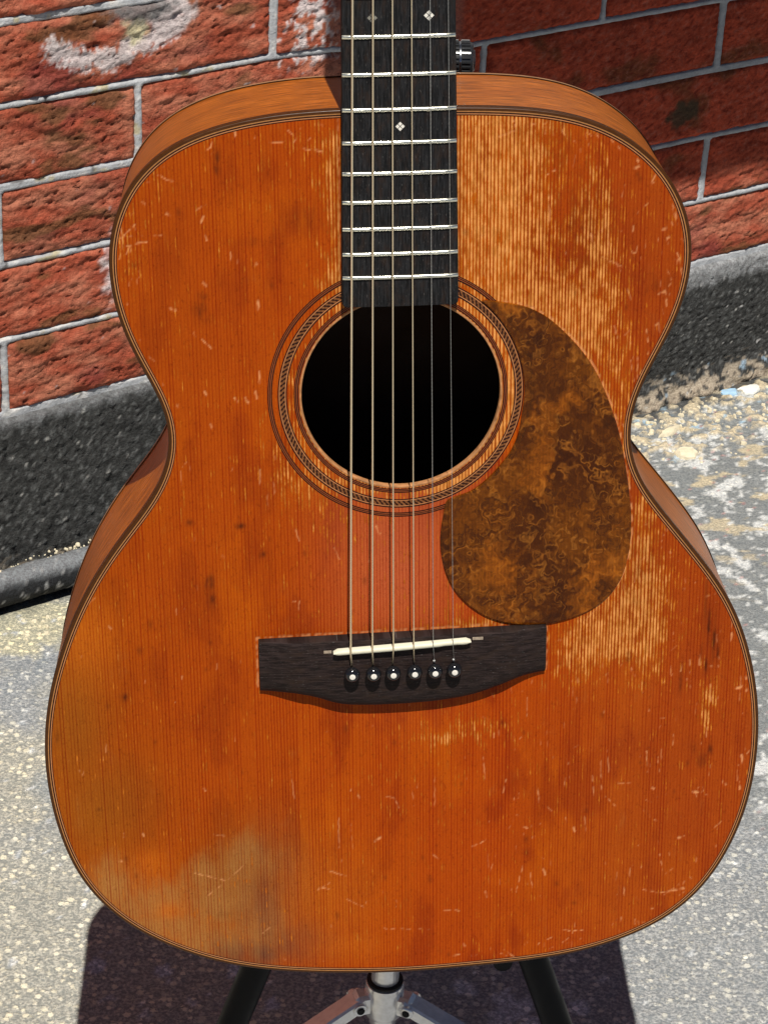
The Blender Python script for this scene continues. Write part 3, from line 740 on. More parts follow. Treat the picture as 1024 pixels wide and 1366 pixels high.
# sides, from the soundboard edge to the back edge
def depth_at(y): return np.interp(y, [-210, 281], [98.0, 79.0])
BACKSH = np.array([3.0, 0.0])
def sides():
    nz = 18; V = []; A = []
    fr = np.linspace(0, 1, nz)
    dep = depth_at(OC[:, 1])
    z = -4.8 - (dep[:, None] - 4.8) * fr[None]
    xy = OC[:, None, :] + nin[:, None, :] * .35 + fr[None, :, None] * BACKSH[None, None, :]
    V = np.concatenate([xy, z[..., None]], -1).reshape(-1, 3)
    A = np.stack(np.broadcast_arrays(arc[:, None], z, 0 * z), -1).reshape(-1, 3)
    q = grid_quads(NO, nz, True)
    if area < 0: q = q[:, ::-1]
    mesh_np('side', loc_np(V), q, M_side, guitar, True, {'along': A})
    # inner skin, with the shade of the hollow put into its dark colour
    V2 = np.concatenate([xy + nin[:, None, :] * 2.5, z[..., None] + 1], -1).reshape(-1, 3)
    mesh_np('inner_side', loc_np(V2), q, M_int, guitar, True)
    bo = OC + BACKSH
    # back plate slightly arched
    V = []; F = []; R_ = [0, .25, .5, .75, .9, 1.0]
    c = np.array([1.5, -10.]); nr = len(R_)
    P = []
    for r in R_[1:]:
        xy = c + (bo + nin * .2 - c) * r
        zz = -dep - 9 * (1 - r ** 2)
        P.append(np.c_[xy, zz])
    P = np.concatenate(P); P = np.r_[P, [[c[0], c[1], -dep.mean() - 9]]]
    Q = []
    for j in range(nr - 2):
        i = np.arange(NO); i2 = (i + 1) % NO
        Q.append(np.stack([j * NO + i, j * NO + i2, (j + 1) * NO + i2, (j + 1) * NO + i], 1))
    i = np.arange(NO); i2 = (i + 1) % NO
    tr = np.stack([np.full(NO, len(P) - 1), i2, i], 1)
    mesh_np('back', loc_np(P), np.concatenate(Q), M_backw, guitar, True, {'along': np.c_[P[:, 1], P[:, 0], 0 * P[:, 0]]}, tris=tr)
    P2 = P.copy(); P2[:, 2] += 3
    mesh_np('inner_back', loc_np(P2), np.concatenate(Q), M_int, guitar, True, None, tris=tr)
    # back binding
    pr = [(-.25, 3.0), (-.25, .4), (.1, -.3), (.8, -.6), (2.2, -.6)]
    V = np.concatenate([(bo[:, None, :] + nin[:, None, :] * np.array(pr)[None, :, 0:1]), (-dep[:, None] + np.array(pr)[None, :, 1])[..., None]], -1).reshape(-1, 3)
    q = grid_quads(NO, len(pr), True)
    if area < 0: q = q[:, ::-1]
    mesh_np('back_binding', loc_np(V), q, M_backb, guitar, True)
sides()
sweep('binding', [(.36, -4.9), (0, -4.7), (0, -.75), (.12, -.3), (.4, -.02), (.8, .12), (1.75, .16)], M_rose, smooth=True)
E_ = [1.75, 2.30, 3.00, 3.45, 3.85]
for a, b, m in zip(E_[:-1], E_[1:], [M_cream, M_dkline, M_tan2, M_dkline]):
    sweep('purfling_line', [(a, .16), (b, .14)], m)

# ---- soundboard
HC = np.array([.5, 136.0]); HR = 50.0
WEAR = [w_ for w_ in ([q_[:4] + [q_[4] * (.75 if q_[0] < 0 else 1)] for q_ in [[41.3,236.9,15.7,46.2,0.62],[54.6,204.5,17.6,25.2,0.45],[39.3,259.1,11.8,21.0,0.25],[61.3,247.5,10.2,29.4,0.3],[68.1,175.1,11.8,12.6,0.5],[87.2,158.7,9.8,21.0,0.45],[100.1,174.0,11.0,25.2,0.4],[96.4,235.3,7.1,16.8,0.32],[98.9,212.6,5.5,10.5,0.35],[113.2,117.7,6.3,21.0,0.3],[127.0,59.1,5.5,25.2,0.33],[126.4,20.5,11.0,18.9,0.5],[115.2,-0.9,12.5,16.0,0.55],[97.2,-4.5,11.8,7.6,0.5],[133.6,-10.6,6.3,16.8,0.35],[93.7,-22.1,9.8,8.4,0.4],[144.4,19.7,3.9,29.4,0.12],[166.7,-43.7,3.5,5.9,0.55],[164.1,-57.2,2.0,5.9,0.5],[102.6,-54.2,15.7,21.0,0.12],[-29.9,224.1,3.5,37.8,0.5],[-31.9,193.8,5.5,10.9,0.5],[-34.6,246.5,6.3,21.0,0.25],[-40.0,263.1,15.7,5.0,0.22],[-51.3,91.4,14.1,12.6,0.3],[-32.6,69.9,11.8,9.2,0.27],[-56.5,112.0,7.1,12.6,0.25],[-131.1,215.9,5.5,11.8,0.42],[-117.7,245.2,6.3,5.9,0.2],[-127.6,227.0,7.1,16.8,0.15],[137.0,237.9,3.1,10.9,0.3],[141.1,203.7,3.1,12.6,0.25],[21.6,-61.5,15.7,4.2,0.27],[41.8,-55.7,23.5,5.9,0.2],[77.3,269.1,19.6,5.9,0.18],[41.3,6.9,15.7,3.4,0.4],[9.6,1.7,23.5,3.4,0.2],[0.3,89.3,35.3,4.2,0.3],[61.6,-25.0,78.4,84.0,0.06],[118.7,181.2,31.4,50.4,0.14],[107.9,-96.1,58.8,33.6,0.04],[60.0,82.8,58.8,42.0,0.1],[125.6,96.8,3.9,25.2,0.2],[-44.1,-20.0,3.9,33.6,0.03],[-4.6,193.0,47.1,8.4,0.1]]]) if w_[4] > .13 and not (w_[2] > 25 and w_[3] > 40)] + [[75, 170, 32, 50, .06], [60, 70, 50, 45, .04]]
SCR = [[-88.3,268.8,-89.8,264.3,-91.9,262.6],[-77.9,271.9,-77.9,269.6],[-114.4,251.3,-111.5,248.9,-108.4,248.3],[-95.8,227.7,-94.6,230.0],[-94.0,221.2,-93.2,218.5],[-78.4,208.4,-78.5,206.5],[-96.1,197.1,-94.8,195.6],[-97.8,233.6,-93.2,236.3],[-134.1,216.0,-128.4,217.6,-122.4,218.6],[-135.5,221.7,-115.2,221.5],[-46.3,262.5,-36.3,260.5],[-112.3,232.3,-110.3,231.6],[-123.9,239.0,-122.3,237.2],[-70.6,204.0,-69.9,205.8],[-70.0,186.1,-70.1,182.5],[-120.1,203.2,-119.2,202.4],[-113.0,184.5,-110.2,183.5],[-136.2,210.2,-134.1,216.0,-134.2,225.4],[-132.6,212.5,-130.1,217.1],[-135.0,220.7,-129.7,225.2],[-61.9,265.8,-55.2,265.4],[-52.8,271.2,-48.4,267.7,-50.7,264.9],[38.0,-129.7,42.1,-128.5,45.2,-125.8],[66.2,-143.8,62.7,-160.6],[93.9,-120.8,94.5,-123.3],[65.8,-118.6,68.3,-119.9],[89.1,-187.5,102.5,-188.5],[123.3,-160.4,123.5,-167.8],[134.0,-163.4,144.6,-165.8,157.3,-164.1],[148.8,-165.0,157.2,-163.1],[5.1,-91.8,6.0,-102.4],[-9.2,-95.7,-4.6,-97.1,-2.2,-103.1],[17.3,-84.3,17.3,-103.0],[43.7,-74.1,44.9,-88.1],[56.1,-88.7,54.8,-96.8],[116.9,-94.2,125.2,-94.6],[107.8,-79.7,108.9,-100.8],[103.4,-88.8,104.8,-103.0],[111.2,-74.1,112.6,-87.0],[135.7,-97.5,137.8,-98.6],[160.7,-101.2,162.1,-107.2],[142.6,-140.8,143.9,-148.2],[99.9,-114.5,100.8,-124.1],[22.5,-170.0,30.9,-171.0],[56.4,-198.5,62.9,-203.9],[33.5,-193.3,34.4,-194.4],[70.5,-148.9,71.7,-158.6],[-11.0,-180.3,14.1,-182.3],[111.0,-102.1,117.4,-109.5],[152.7,-130.5,155.8,-130.0],[16.2,-133.8,20.4,-137.6],[45.5,-159.6,46.6,-162.6],[77.7,-146.8,78.9,-150.5],[139.1,-79.0,140.5,-88.4],[132.8,-75.2,133.7,-88.1],[141.0,-74.5,140.9,-83.8],[146.2,-153.2,150.3,-150.5],[172.4,-125.6,176.3,-121.0],[171.6,-152.2,174.5,-147.5],[-107.7,-153.2,-97.0,-144.1,-86.4,-134.0],[-114.2,-138.4,-98.1,-144.1],[-103.1,-114.8,-97.0,-115.6],[-47.3,-153.0,-40.6,-148.6],[-46.8,-151.8,-40.6,-152.7],[-60.4,-77.9,-58.8,-94.2],[-107.0,-85.9,-106.6,-87.0],[-172.6,-71.6,-171.3,-73.5],[-141.4,-112.0,-140.7,-113.2],[-31.4,-160.0,-22.2,-165.4],[-15.5,-123.6,-12.3,-121.4],[-24.3,-94.2,-23.7,-96.1],[-40.4,-141.4,-30.2,-145.5],[-78.6,-179.2,-74.4,-175.8],[-154.9,-128.9,-153.6,-128.5],[-97.9,168.2,-93.6,163.3],[-113.4,184.4,-110.2,183.6],[-101.3,171.4,-100.7,170.4],[-69.9,150.1,-70.1,144.5],[-71.5,97.9,-71.8,89.2],[-67.9,86.2,-68.2,76.0],[-152.3,13.1,-151.4,12.0],[-92.2,50.8,-91.6,50.0],[-95.4,123.0,-95.0,121.6],[-69.7,187.0,-69.5,184.0],[-97.6,140.6,-96.9,139.2],[-82.8,136.6,-81.6,135.1],[-77.6,136.4,-76.3,134.3],[-72.2,139.7,-71.9,136.2],[182.4,-30.8,182.4,-38.7,182.2,-46.1],[154.0,-20.7,154.5,-28.5],[183.5,-89.7,183.6,-96.0],[185.5,-80.2,185.8,-85.0],[156.8,15.9,161.7,16.5,165.8,17.7],[159.3,-18.2,159.5,-23.7],[177.3,-97.4,177.8,-98.1],[159.4,-101.9,162.4,-102.3],[176.1,-6.2,176.1,-10.8],[184.4,-30.4,185.4,-33.2],[179.9,-39.0,183.6,-38.3],[185.9,-40.7,186.2,-39.3],[185.3,-97.5,185.4,-101.4],[165.9,-36.0,166.6,-46.3],[165.1,-62.1,165.4,-67.8],[152.9,-32.6,153.4,-34.5],[137.6,205.0,140.3,197.0],[94.5,215.7,95.3,211.0],[107.1,201.2,109.5,196.4],[102.8,215.4,104.0,201.3],[113.7,186.8,115.4,181.9],[129.2,183.9,132.3,185.4],[99.8,190.4,101.3,188.8],[129.8,170.3,130.3,163.8],[123.7,165.6,124.8,159.1],[116.5,149.7,117.1,143.1],[119.6,151.2,120.2,139.7],[122.2,144.6,122.5,139.6],[107.4,167.8,108.3,164.5],[133.1,232.0,135.8,225.7,137.3,220.0],[134.5,227.0,136.6,220.6],[130.0,217.1,131.8,217.6],[132.0,211.9,133.2,212.9],[114.9,206.1,116.8,205.4,117.9,209.8],[100.1,204.1,110.2,198.7],[139.3,202.8,140.3,193.9],[132.7,196.7,135.4,191.4],[124.7,240.9,122.9,239.8,125.8,245.9],[110.1,240.1,109.0,234.0],[114.4,254.8,116.4,251.7],[118.3,249.8,114.7,248.0],[132.2,238.2,132.8,237.2],[139.5,211.7,140.8,211.0],[132.5,186.4,133.5,177.3],[-64.7,90.6,-64.5,84.6],[-54.2,63.8,-52.5,57.6],[-34.7,52.7,-32.0,46.4],[-53.3,23.3,-53.9,16.0],[-12.8,64.1,-11.0,60.0],[-42.1,105.7,-41.2,101.7]]
DRK = [[161.0,14.6,0.8,11.1],[163.4,-2.3,0.8,8.5],[166.6,-9.9,0.8,9.4],[169.0,-16.7,0.6,6.0],[162.9,-25.4,0.6,4.3],[160.1,-16.3,0.5,3.4],[149.8,-31.5,0.6,6.0],[158.7,-74.5,4.0,3.8],[163.5,-81.2,2.0,3.4],[167.4,-75.8,1.2,2.6],[-99.5,36.1,2.0,3.4],[-99.1,26.2,1.6,3.4],[-108.1,70.1,1.6,1.3],[-82.6,67.0,2.0,1.3],[-98.4,183.4,2.4,2.6],[-96.4,178.7,3.2,2.6],[-87.4,259.0,1.2,3.4],[-86.9,253.5,1.2,2.1],[-44.4,228.3,7.2,5.1],[-72.0,217.1,5.6,1.7],[-182.9,-50.2,0.8,2.6],[-96.7,190.2,1.6,1.3],[95.3,-169.8,1.2,0.9],[67.0,-166.7,0.4,0.4],[-97.7,183.0,2.0,1.3],[-71.6,50.5,1.2,1.3],[-163.9,-95.6,0.8,0.9],[-146.5,-28.3,1.6,1.7],[44.3,108.1,2.0,1.3],[-98.9,-165.8,4.0,2.1],[129.7,188.6,8.0,4.3],[-129.4,206.8,0.8,0.9],[124.1,29.2,8.0,21.3],[87.6,220.5,10.0,21.3],[77.4,261.7,8.0,12.8],[61.0,267.7,4.8,3.4]]
OLIVE = [[-175.1,-40.3,18.0,55.3],[-164.7,-95.5,24.0,29.8],[-85.9,-147.2,24.0,25.5]]
GREY = [[-139.7,-158.5,28.0,11.9],[-102.6,-155.9,20.0,21.3],[-78.5,-176.8,11.2,21.3],[-85.4,-132.8,14.0,12.8],[-110.2,-141.0,10.0,12.8],[-162.7,-130.9,10.0,6.4]]
PINK = [[-1.9,47.6,24.0,46.8],[9.8,84.8,24.0,12.8]]
ORANGE = [[-40.8,-159.5,24.0,25.5],[-166.3,7.7,12.0,17.0],[-32.9,-189.4,16.0,8.5],[-138.3,-129.9,6.0,6.4],[-129.6,-161.6,5.6,4.3]]
def blob(x, y, L):
    s = np.zeros_like(x)
    for b in L: s = np.maximum(s, np.exp(-.5 * (((x - b[0]) / b[2]) ** 2 + ((y - b[1]) / b[3]) ** 2)))
    return s
PG = np.array([[39.1, 183.4], [52.0, 182.4], [63.0, 179.7], [74.0, 173.7], [85.3, 162.9], [94.9, 150.9], [101.8, 138.1], [107.8, 123.0], [111.9, 109.8], [115.3, 93.6], [118.3, 75.2], [119.6, 58.7], [118.6, 42.2], [114.5, 27.7], [106.1, 16.4], [94.8, 9.5], [81.4, 5.3], [65.8, 4.4], [50.3, 7.6], [38.5, 14.2], [28.9, 24.2], [23.1, 36.0], [20.6, 48.5], [20.2, 58.8], [22.1, 71.2], [24.4, 78.2], [37.9, 82.6], [53.0, 98.1], [60.3, 113.8], [61.8, 135.6], [58.2, 153.2], [50.3, 170.8]], float)
def soundboard():
    dx, dy = .52, .80
    xs = np.arange(-193, 197, dx); ys = np.arange(-212, 283, dy)
    X, Y = np.meshgrid(xs, ys, indexing='ij')
    # inside the inset outline: left/right limits per row
    ins = OC + nin * 2.9
    xl = np.full(len(ys), 1e9); xr = np.full(len(ys), -1e9)
    for i in range(NO):
        p, q = ins[i], ins[(i + 1) % NO]
        y0, y1 = sorted((p[1], q[1]))
        js = np.where((ys >= y0) & (ys <= y1))[0]
        for j in js:
            t = 0 if abs(q[1] - p[1]) < 1e-9 else (ys[j] - p[1]) / (q[1] - p[1])
            x = p[0] + t * (q[0] - p[0]); xl[j] = min(xl[j], x); xr[j] = max(xr[j], x)
    x = X.ravel(); y = Y.ravel()
    inside = ((X > xl[None]) & (X < xr[None]))
    hole = np.hypot(X - HC[0], Y - HC[1]) < HR + .35
    ok = inside & ~hole
    q = grid_quads(len(xs), len(ys)); okf = ok.ravel()
    q = q[okf[q].all(1)]
    used = np.zeros(len(x), bool); used[q.ravel()] = True
    idx = np.cumsum(used) - 1; q = idx[q]; x = x[used]; y = y[used]
    # ---- finish colour (lacquer tint, keeps its own shape)
    n1 = fbm(x / 70, y / 110, 701, 4); n2 = fbm(x / 22, y / 60, 703, 4)
    base = np.array([.385, .055, .0010]); deep = np.array([.27, .029, .0010]); bright = np.array([.47, .088, .0013])
    c = base[None] + (bright - base) * (sstep(-.1, .4, n1) * .8)[:, None]
    c = c + (deep - c) * (sstep(.0, .35, n2) * .75)[:, None]
    rt = sstep(40, 130, x); c = c + (np.array([.30, .050, .0058]) - c) * (rt * .55)[:, None]
    k = sstep(60, -190, x) * .45; c = c + (np.array([.33, .066, .0015]) - c) * k[:, None]
    k = blob(x, y, OLIVE); c = c + (np.array([.275, .076, .0055]) - c) * (k * .85)[:, None]
    k = blob(x, y, PINK); c = c + (np.array([.46, .100, .036]) - c) * (k * .75)[:, None]
    k = blob(x, y, GREY[:5] + [[-139, -171, 30, 13], [-107, -182, 26, 13], [-160, -148, 14, 17]]) ; k = sstep(.10, 1.15, k + .60 * fbm(x / 14, y / 26, 711, 5, .6) + .15 * fbm(x / 1.5, y / 30, 713, 2)); c = c + (np.array([.35, .150, .036]) - c) * (k * .85)[:, None]
    k2 = blob(x, y, [[-72, -160, 12, 30], [-62, -185, 14, 12], [-84, -192, 18, 8]]); k2 = k2 * (.7 + .6 * fbm(x / 9, y / 30, 717, 3)); c = c + (np.array([.085, .045, .030]) - c) * (k2 * .80)[:, None]
    k = blob(x, y, ORANGE); c = c + (np.array([.50, .115, .006]) - c) * (k * .6)[:, None]
    # pale edge on the lower left rim
    # ---- masks
    W = np.zeros_like(x)
    for b in WEAR: W = W + b[4] * np.exp(-.5 * (((x - b[0]) / b[2]) ** 2 + ((y - b[1]) / b[3]) ** 2)) * 1.0
    W = .68 * np.tanh(W / .68)
    W = W + .05 + .05 * fbm(x / 60, y / 60, 721, 3)
    # inner ring of the rosette is worn pale, too
    r = np.hypot(x - HC[0], y - HC[1])
    ring = sstep(58.2, 57.4, r); W = W + ring * (.22 + .4 * sstep(-10, 40, x) * sstep(HC[1] + 30, HC[1] - 10, y))
    W = W - sstep(30, 24, np.abs(x)) * sstep(150, 200, y) * .2
    S = np.zeros_like(x); rs = np.random.RandomState(4)
    gi = {}
    def stroke(x0, y0, x1, y1, w, amp):
        xm, xM = min(x0, x1) - 2, max(x0, x1) + 2; ym, yM = min(y0, y1) - 2, max(y0, y1) + 2
        m = np.where((x > xm) & (x < xM) & (y > ym) & (y < yM))[0]
        if not len(m): return
        d = np.array([x1 - x0, y1 - y0]); L2 = d @ d + 1e-9
        t = np.clip(((x[m] - x0) * d[0] + (y[m] - y0) * d[1]) / L2, 0, 1)
        ex = .3 * perlin(x[m] / 3.1, y[m] / 3.1, 733 + len(m) % 7); ey = .3 * perlin(x[m] / 3.3 + 9, y[m] / 3.3, 735)
        dist = np.hypot((x[m] + ex - x0 - t * d[0]), (y[m] + ey - y0 - t * d[1]) * .8)
        wob = .55 + .9 * rs.rand()
        v = amp * sstep(w + .35, w - .15, dist) * (1.0 * sstep(-.45, .35, perlin(x[m] / 2.4, y[m] / 3.6, 731)))
        S[m] = np.maximum(S[m], v)
    for l in SCR:
        w = .19 if len(l) > 4 or abs(l[0] - l[2]) + abs(l[1] - l[3]) > 6 else .46
        for i in range(0, len(l) - 3, 2): stroke(l[i], l[i + 1], l[i + 2], l[i + 3], w, rs.uniform(.4, .85))
    for i in range(900):
        if rs.rand() < .62: cx = rs.uniform(30, 190); cy = rs.uniform(-205, 275)
        else: cx = rs.uniform(-188, 190); cy = rs.uniform(-205, 275)
        if cx < 0 and rs.rand() < .35: continue
        if fbm(np.array([cx / 42.]), np.array([cy / 60.]), 777, 3)[0] < rs.uniform(-.25, .12): continue
        if rs.rand() < .8: L = rs.exponential(1.6) * (1 + 3 * (rs.rand() < .12)) + .4; a = math.pi / 2 + rs.normal(0, .06)
        else: L = rs.exponential(2.5) + .8; a = rs.uniform(0, math.pi)
        stroke(cx, cy, cx + L * math.cos(a), cy + L * math.sin(a), rs.uniform(.0, .24), rs.uniform(.2, .75))
    # little pale nicks down the right-hand rim and left shoulder
    for i in range(130):
        k = rs.randint(NO); p = OC[k] + nin[k] * rs.uniform(5, 9 + 5 * rs.rand())
        if p[0] < 0 and not (150 < p[1] < 255) and rs.rand() < .6: continue
        a = math.atan2(*(tg[k][::-1])) + rs.normal(0, .5); L = rs.exponential(1.8)
        stroke(p[0], p[1], p[0] + L * math.cos(a), p[1] + L * math.sin(a), rs.uniform(.05, .32), rs.uniform(.2, .75))
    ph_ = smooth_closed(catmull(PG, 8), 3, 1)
    for i in range(8, 8 * 19): stroke(ph_[i][0] + .55, ph_[i][1] + .3, ph_[i + 1][0] + .55, ph_[i + 1][1] + .3, .35, .8)  # bright rim of the pickguard painted as a pale line on the soundboard
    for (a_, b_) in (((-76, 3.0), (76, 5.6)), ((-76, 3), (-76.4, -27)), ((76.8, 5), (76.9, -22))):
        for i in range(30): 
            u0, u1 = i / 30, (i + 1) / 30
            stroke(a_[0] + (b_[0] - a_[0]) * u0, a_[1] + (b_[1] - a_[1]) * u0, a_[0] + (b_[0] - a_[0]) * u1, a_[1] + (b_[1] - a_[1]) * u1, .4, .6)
    for sx_ in (-1, 1):
        for i in range(40): stroke(sx_ * 28.9, 186 + i * 2.4, sx_ * 28.6, 188.4 + i * 2.4, .2, .4)
    D = np.zeros_like(x)
    for b in DRK: D = np.maximum(D, np.exp(-.5 * (((x - b[0]) / b[2]) ** 2 + ((y - b[1]) / b[3]) ** 2)) * (.28 if b[2] > 3 else .85))
    D = D * (.55 + .9 * sstep(-.2, .4, fbm(x / 3, y / 9, 741, 4)))
    for i in range(90):
        cx = rs.uniform(-185, 188); cy = rs.uniform(-200, 270); r0 = rs.uniform(.3, 1.1)
        m = np.where((np.abs(x - cx) < 4) & (np.abs(y - cy) < 6))[0]
        D[m] = np.maximum(D[m], .5 * np.exp(-.5 * (((x[m] - cx) / r0) ** 2 + ((y[m] - cy) / r0 / 1.7) ** 2)))
    D = np.maximum(D, .22 * np.exp(-((x - 1.4) / .45) ** 2) * sstep(-38, -60, y))
    # dirt along the fretboard extension and bridge foot
    D = np.maximum(D, .35 * np.exp(-((np.abs(x) - 29.5) / 1.0) ** 2) * (y > 186))
    z = .05 * fbm(x / 40, y / 60, 751, 2)
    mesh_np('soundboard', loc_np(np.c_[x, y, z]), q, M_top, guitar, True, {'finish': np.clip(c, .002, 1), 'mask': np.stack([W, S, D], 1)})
soundboard()

# soundhole lip
def annulus(name, prof, mat, n=144, attrs=None, parent=None, smooth=True, c=HC):
    th = np.arange(n) / n * 2 * np.pi; pr = np.array(prof, float)
    V = np.stack([c[0] + np.cos(th)[:, None] * pr[None, :, 0], c[1] + np.sin(th)[:, None] * pr[None, :, 0], np.broadcast_to(pr[None, :, 1], (n, len(pr)))], -1).reshape(-1, 3)
    return mesh_np(name, loc_np(V), grid_quads(n, len(pr), True)[:, ::-1], mat, parent or guitar, smooth)
M_lip = simple('bare_spruce_edge', (.42, .19, .075), .6, nscale=260, var=.85)
M_liptop = M_lip
annulus('soundhole_lip', [(HR, -3.2), (HR, .0), (HR + .2, .16), (HR + .75, .17), (HR + 1.1, .08)], M_lip)
annulus('rosette_line', [(51.6, .17), (52.15, .17)], M_dkline); annulus('rosette_line', [(52.15, .165), (52.5, .165)], M_tan)
annulus('rosette_line', [(52.5, .17), (53.0, .17)], M_dkline); annulus('rosette_line', [(53.0, .165), (53.3, .165)], M_tan); annulus('rosette_line', [(53.3, .17), (53.75, .17)], M_dkline)
annulus('rosette_line', [(57.3, .17), (57.9, .17)], M_dkline); annulus('rosette_line', [(57.9, .165), (58.3, .165)], M_tan2)
annulus('rosette_line', [(60.9, .165), (61.3, .165)], M_tan2); annulus('rosette_line', [(61.3, .17), (61.9, .17)], M_dkline)
annulus('rosette_line', [(64.7, .17), (65.3, .17)], M_dkline); annulus('rosette_line', [(65.3, .165), (65.7, .165)], M_tan)
annulus('rosette_line', [(65.7, .17), (66.15, .17)], M_dkline); annulus('rosette_line', [(66.15, .165), (66.5, .165)], M_tan); annulus('rosette_line', [(66.5, .17), (67.0, .17)], M_dkline)
# rope band: slanted chips on a dark ground, too many and too small to pick apart
annulus('rosette_band', [(58.3, .10), (60.9, .10)], M_dkline)
V = []; F = []
NCH = 150
for k in range(NCH):
    a0 = 2 * math.pi * k / NCH
    w = 2 * math.pi / NCH
    for (r0, r1, sh) in ((58.35, 59.65, .0), (59.55, 60.85, .5)):
        n0 = len(V); sl = .55 if sh == 0 else -.0
        for (r, a) in ((r0, a0 + w * (sh)), (r0, a0 + w * (sh + .52)), (r1, a0 + w * (sh + .52 + .38)), (r1, a0 + w * (sh + .38))):
            V.append((HC[0] + r * math.cos(a), HC[1] + r * math.sin(a), .17))
        F.append((n0, n0 + 1, n0 + 2, n0 + 3))
M_rope = simple('rope_chip', (.19, .070, .022), .5, nscale=300, var=.5)
rch = gpart('rosette_chips', V, F, M_rope); rch['kind'] = 'stuff'

# ---- pickguard
pc = catmull(PG, 8); pc = smooth_closed(pc, 3, 1)
rr = np.hypot(pc[:, 0] - HC[0], pc[:, 1] - HC[1]); fix = rr < 62.2
pc[fix] = HC + (pc[fix] - HC) * (62.2 / rr[fix])[:, None]
a2 = np.sum(pc[:, 0] * np.roll(pc[:, 1], -1) - np.roll(pc[:, 0], -1) * pc[:, 1])
if a2 < 0: pc = pc[::-1]
tt = np.roll(pc, -1, 0) - np.roll(pc, 1, 0); tt /= np.hypot(tt[:, 0], tt[:, 1])[:, None] + 1e-9
pn = np.stack([-tt[:, 1], tt[:, 0]], 1); n = len(pc)
rings = [(0, .10), (0, .95), (.35, 1.25)]
V = np.concatenate([np.c_[pc + pn * a, np.full(n, z)] for a, z in rings]).tolist()
F = [(j * n + i, j * n + (i + 1) % n, (j + 1) * n + (i + 1) % n, (j + 1) * n + i) for j in range(2) for i in range(n)]
from mathutils.geometry import delaunay_2d_cdt
inner = pc + pn * .35
gx, gy = np.meshgrid(np.arange(18, 122, 5.0), np.arange(2, 188, 5.0)); pts = [Vector(p) for p in inner] + [Vector(p) for p in np.c_[gx.ravel(), gy.ravel()]]
r_ = delaunay_2d_cdt(pts, [], [list(range(n))], 1, 1e-4)
o0 = 2 * n; n0 = len(V) - n; V = V[:2 * n]; base_ = len(V)
V += [(p.x, p.y, 1.25) for p in r_[0]]
mp = {}
for k_, lst in enumerate(r_[3]):
    for q_ in lst: mp[q_] = base_ + k_
F = [tuple(mp[v_ - 2 * n] if v_ >= 2 * n else v_ for v_ in f_) for f_ in F]
F += [tuple(base_ + v_ for v_ in f_) for f_ in r_[2]]
gpart('pickguard', V, F, M_tort, smooth=True, autos=30)

# ---- bridge
BR = np.array([[-75.1, 2.4], [-75.4, -27.2], [-55.6, -28.2], [-45.4, -31.0], [-35.2, -35.0], [-28.5, -36.2], [-14.8, -36.9], [2.4, -36.8], [19.3, -35.9], [33.3, -34.0], [43.5, -31.4], [53.7, -27.3], [62.5, -24.3], [76.1, -22.7]])
def bridge():
    xs = np.linspace(-75.2, 76.0, 90)
    yb = np.interp(xs, BR[1:, 0], BR[1:, 1]); yb = np.convolve(np.r_[[yb[0]] * 2, yb, [yb[-1]] * 2], np.ones(5) / 5, 'valid')
    yt = np.interp(xs, [-75.2, 76], [2.4, 4.6])
    hh = 8.3 - 3.6 * sstep(52, 76, np.abs(xs)) - .3 * (xs / 50) ** 2 * (np.abs(xs) < 50)
    V = []
    for x_, a, b, h in zip(xs, yt, yb, hh):
        V += [(x_, a, .0), (x_, a, h - 1.3), (x_, a - .6, h - .4), (x_, a - 1.9, h), (x_, (a + b) / 2, h), (x_, b + 7, h - .1), (x_, b + 3, h - .9), (x_, b + .8, h - 2.4), (x_, b, h - 3.4), (x_, b, 0)]
    F = []; m = 10
    for i in range(len(xs) - 1):
        for j in range(m - 1): F.append((i * m + j, i * m + j + 1, (i + 1) * m + j + 1, (i + 1) * m + j))
    F.append(tuple(range(m - 1, -1, -1))); F.append(tuple((len(xs) - 1) * m + j for j in range(m)))
    return gpart('bridge', V, F, M_bridge, smooth=True, autos=35)
bridge_o = bridge()
# saddle
def saddle():
    a = Vector((-36.6, -2.6, 0)); b = Vector((35.4, 1.0, 0)); d = (b - a); L = d.length; d.normalize(); nn = Vector((-d.y, d.x, 0))
    V = []; m = 8
    N = 30
    for i in range(N + 1):
        t = i / N; p = a + d * L * t; e = min(t, 1 - t) * L; w = 1.4 * math.sqrt(max(0.02, 1 - max(0, 1 - e / 1.6) ** 2)); top = 12.4 - 1.1 * abs(t - .45) * 1.2 - (.4 if t > .78 and t < .93 else 0)
        for (o, z) in ((w, 7.8), (w, top - .9), (w * .7, top - .25), (w * .2, top), (-w * .4, top - .1), (-w * .85, top - .6), (-w, top - 1.4), (-w, 7.8)):
            q = p + nn * o; V.append((q.x, q.y, z))
    F = [(i * m + j, i * m + j + 1, (i + 1) * m + j + 1, (i + 1) * m + j) for i in range(N) for j in range(m - 1)]
    F.append(tuple(range(m - 1, -1, -1))); F.append(tuple(N * m + j for j in range(m)))
    return gpart('saddle', V, F, M_bone, smooth=True, autos=40)
saddle()
# worn slot ends beside the saddle
M_slot = simple('worn_slot', (.34, .27, .20), .7, nscale=700, var=.5)
for (x0, x1, y0) in ((-41.5, -37.4, -2.9), (36.4, 42.0, 1.4)):
    V, F = box_geo(x0, x1, y0 - .8, y0 + .8, 8.0, 8.34, .1); gpart('saddle_slot', V, F, M_slot)

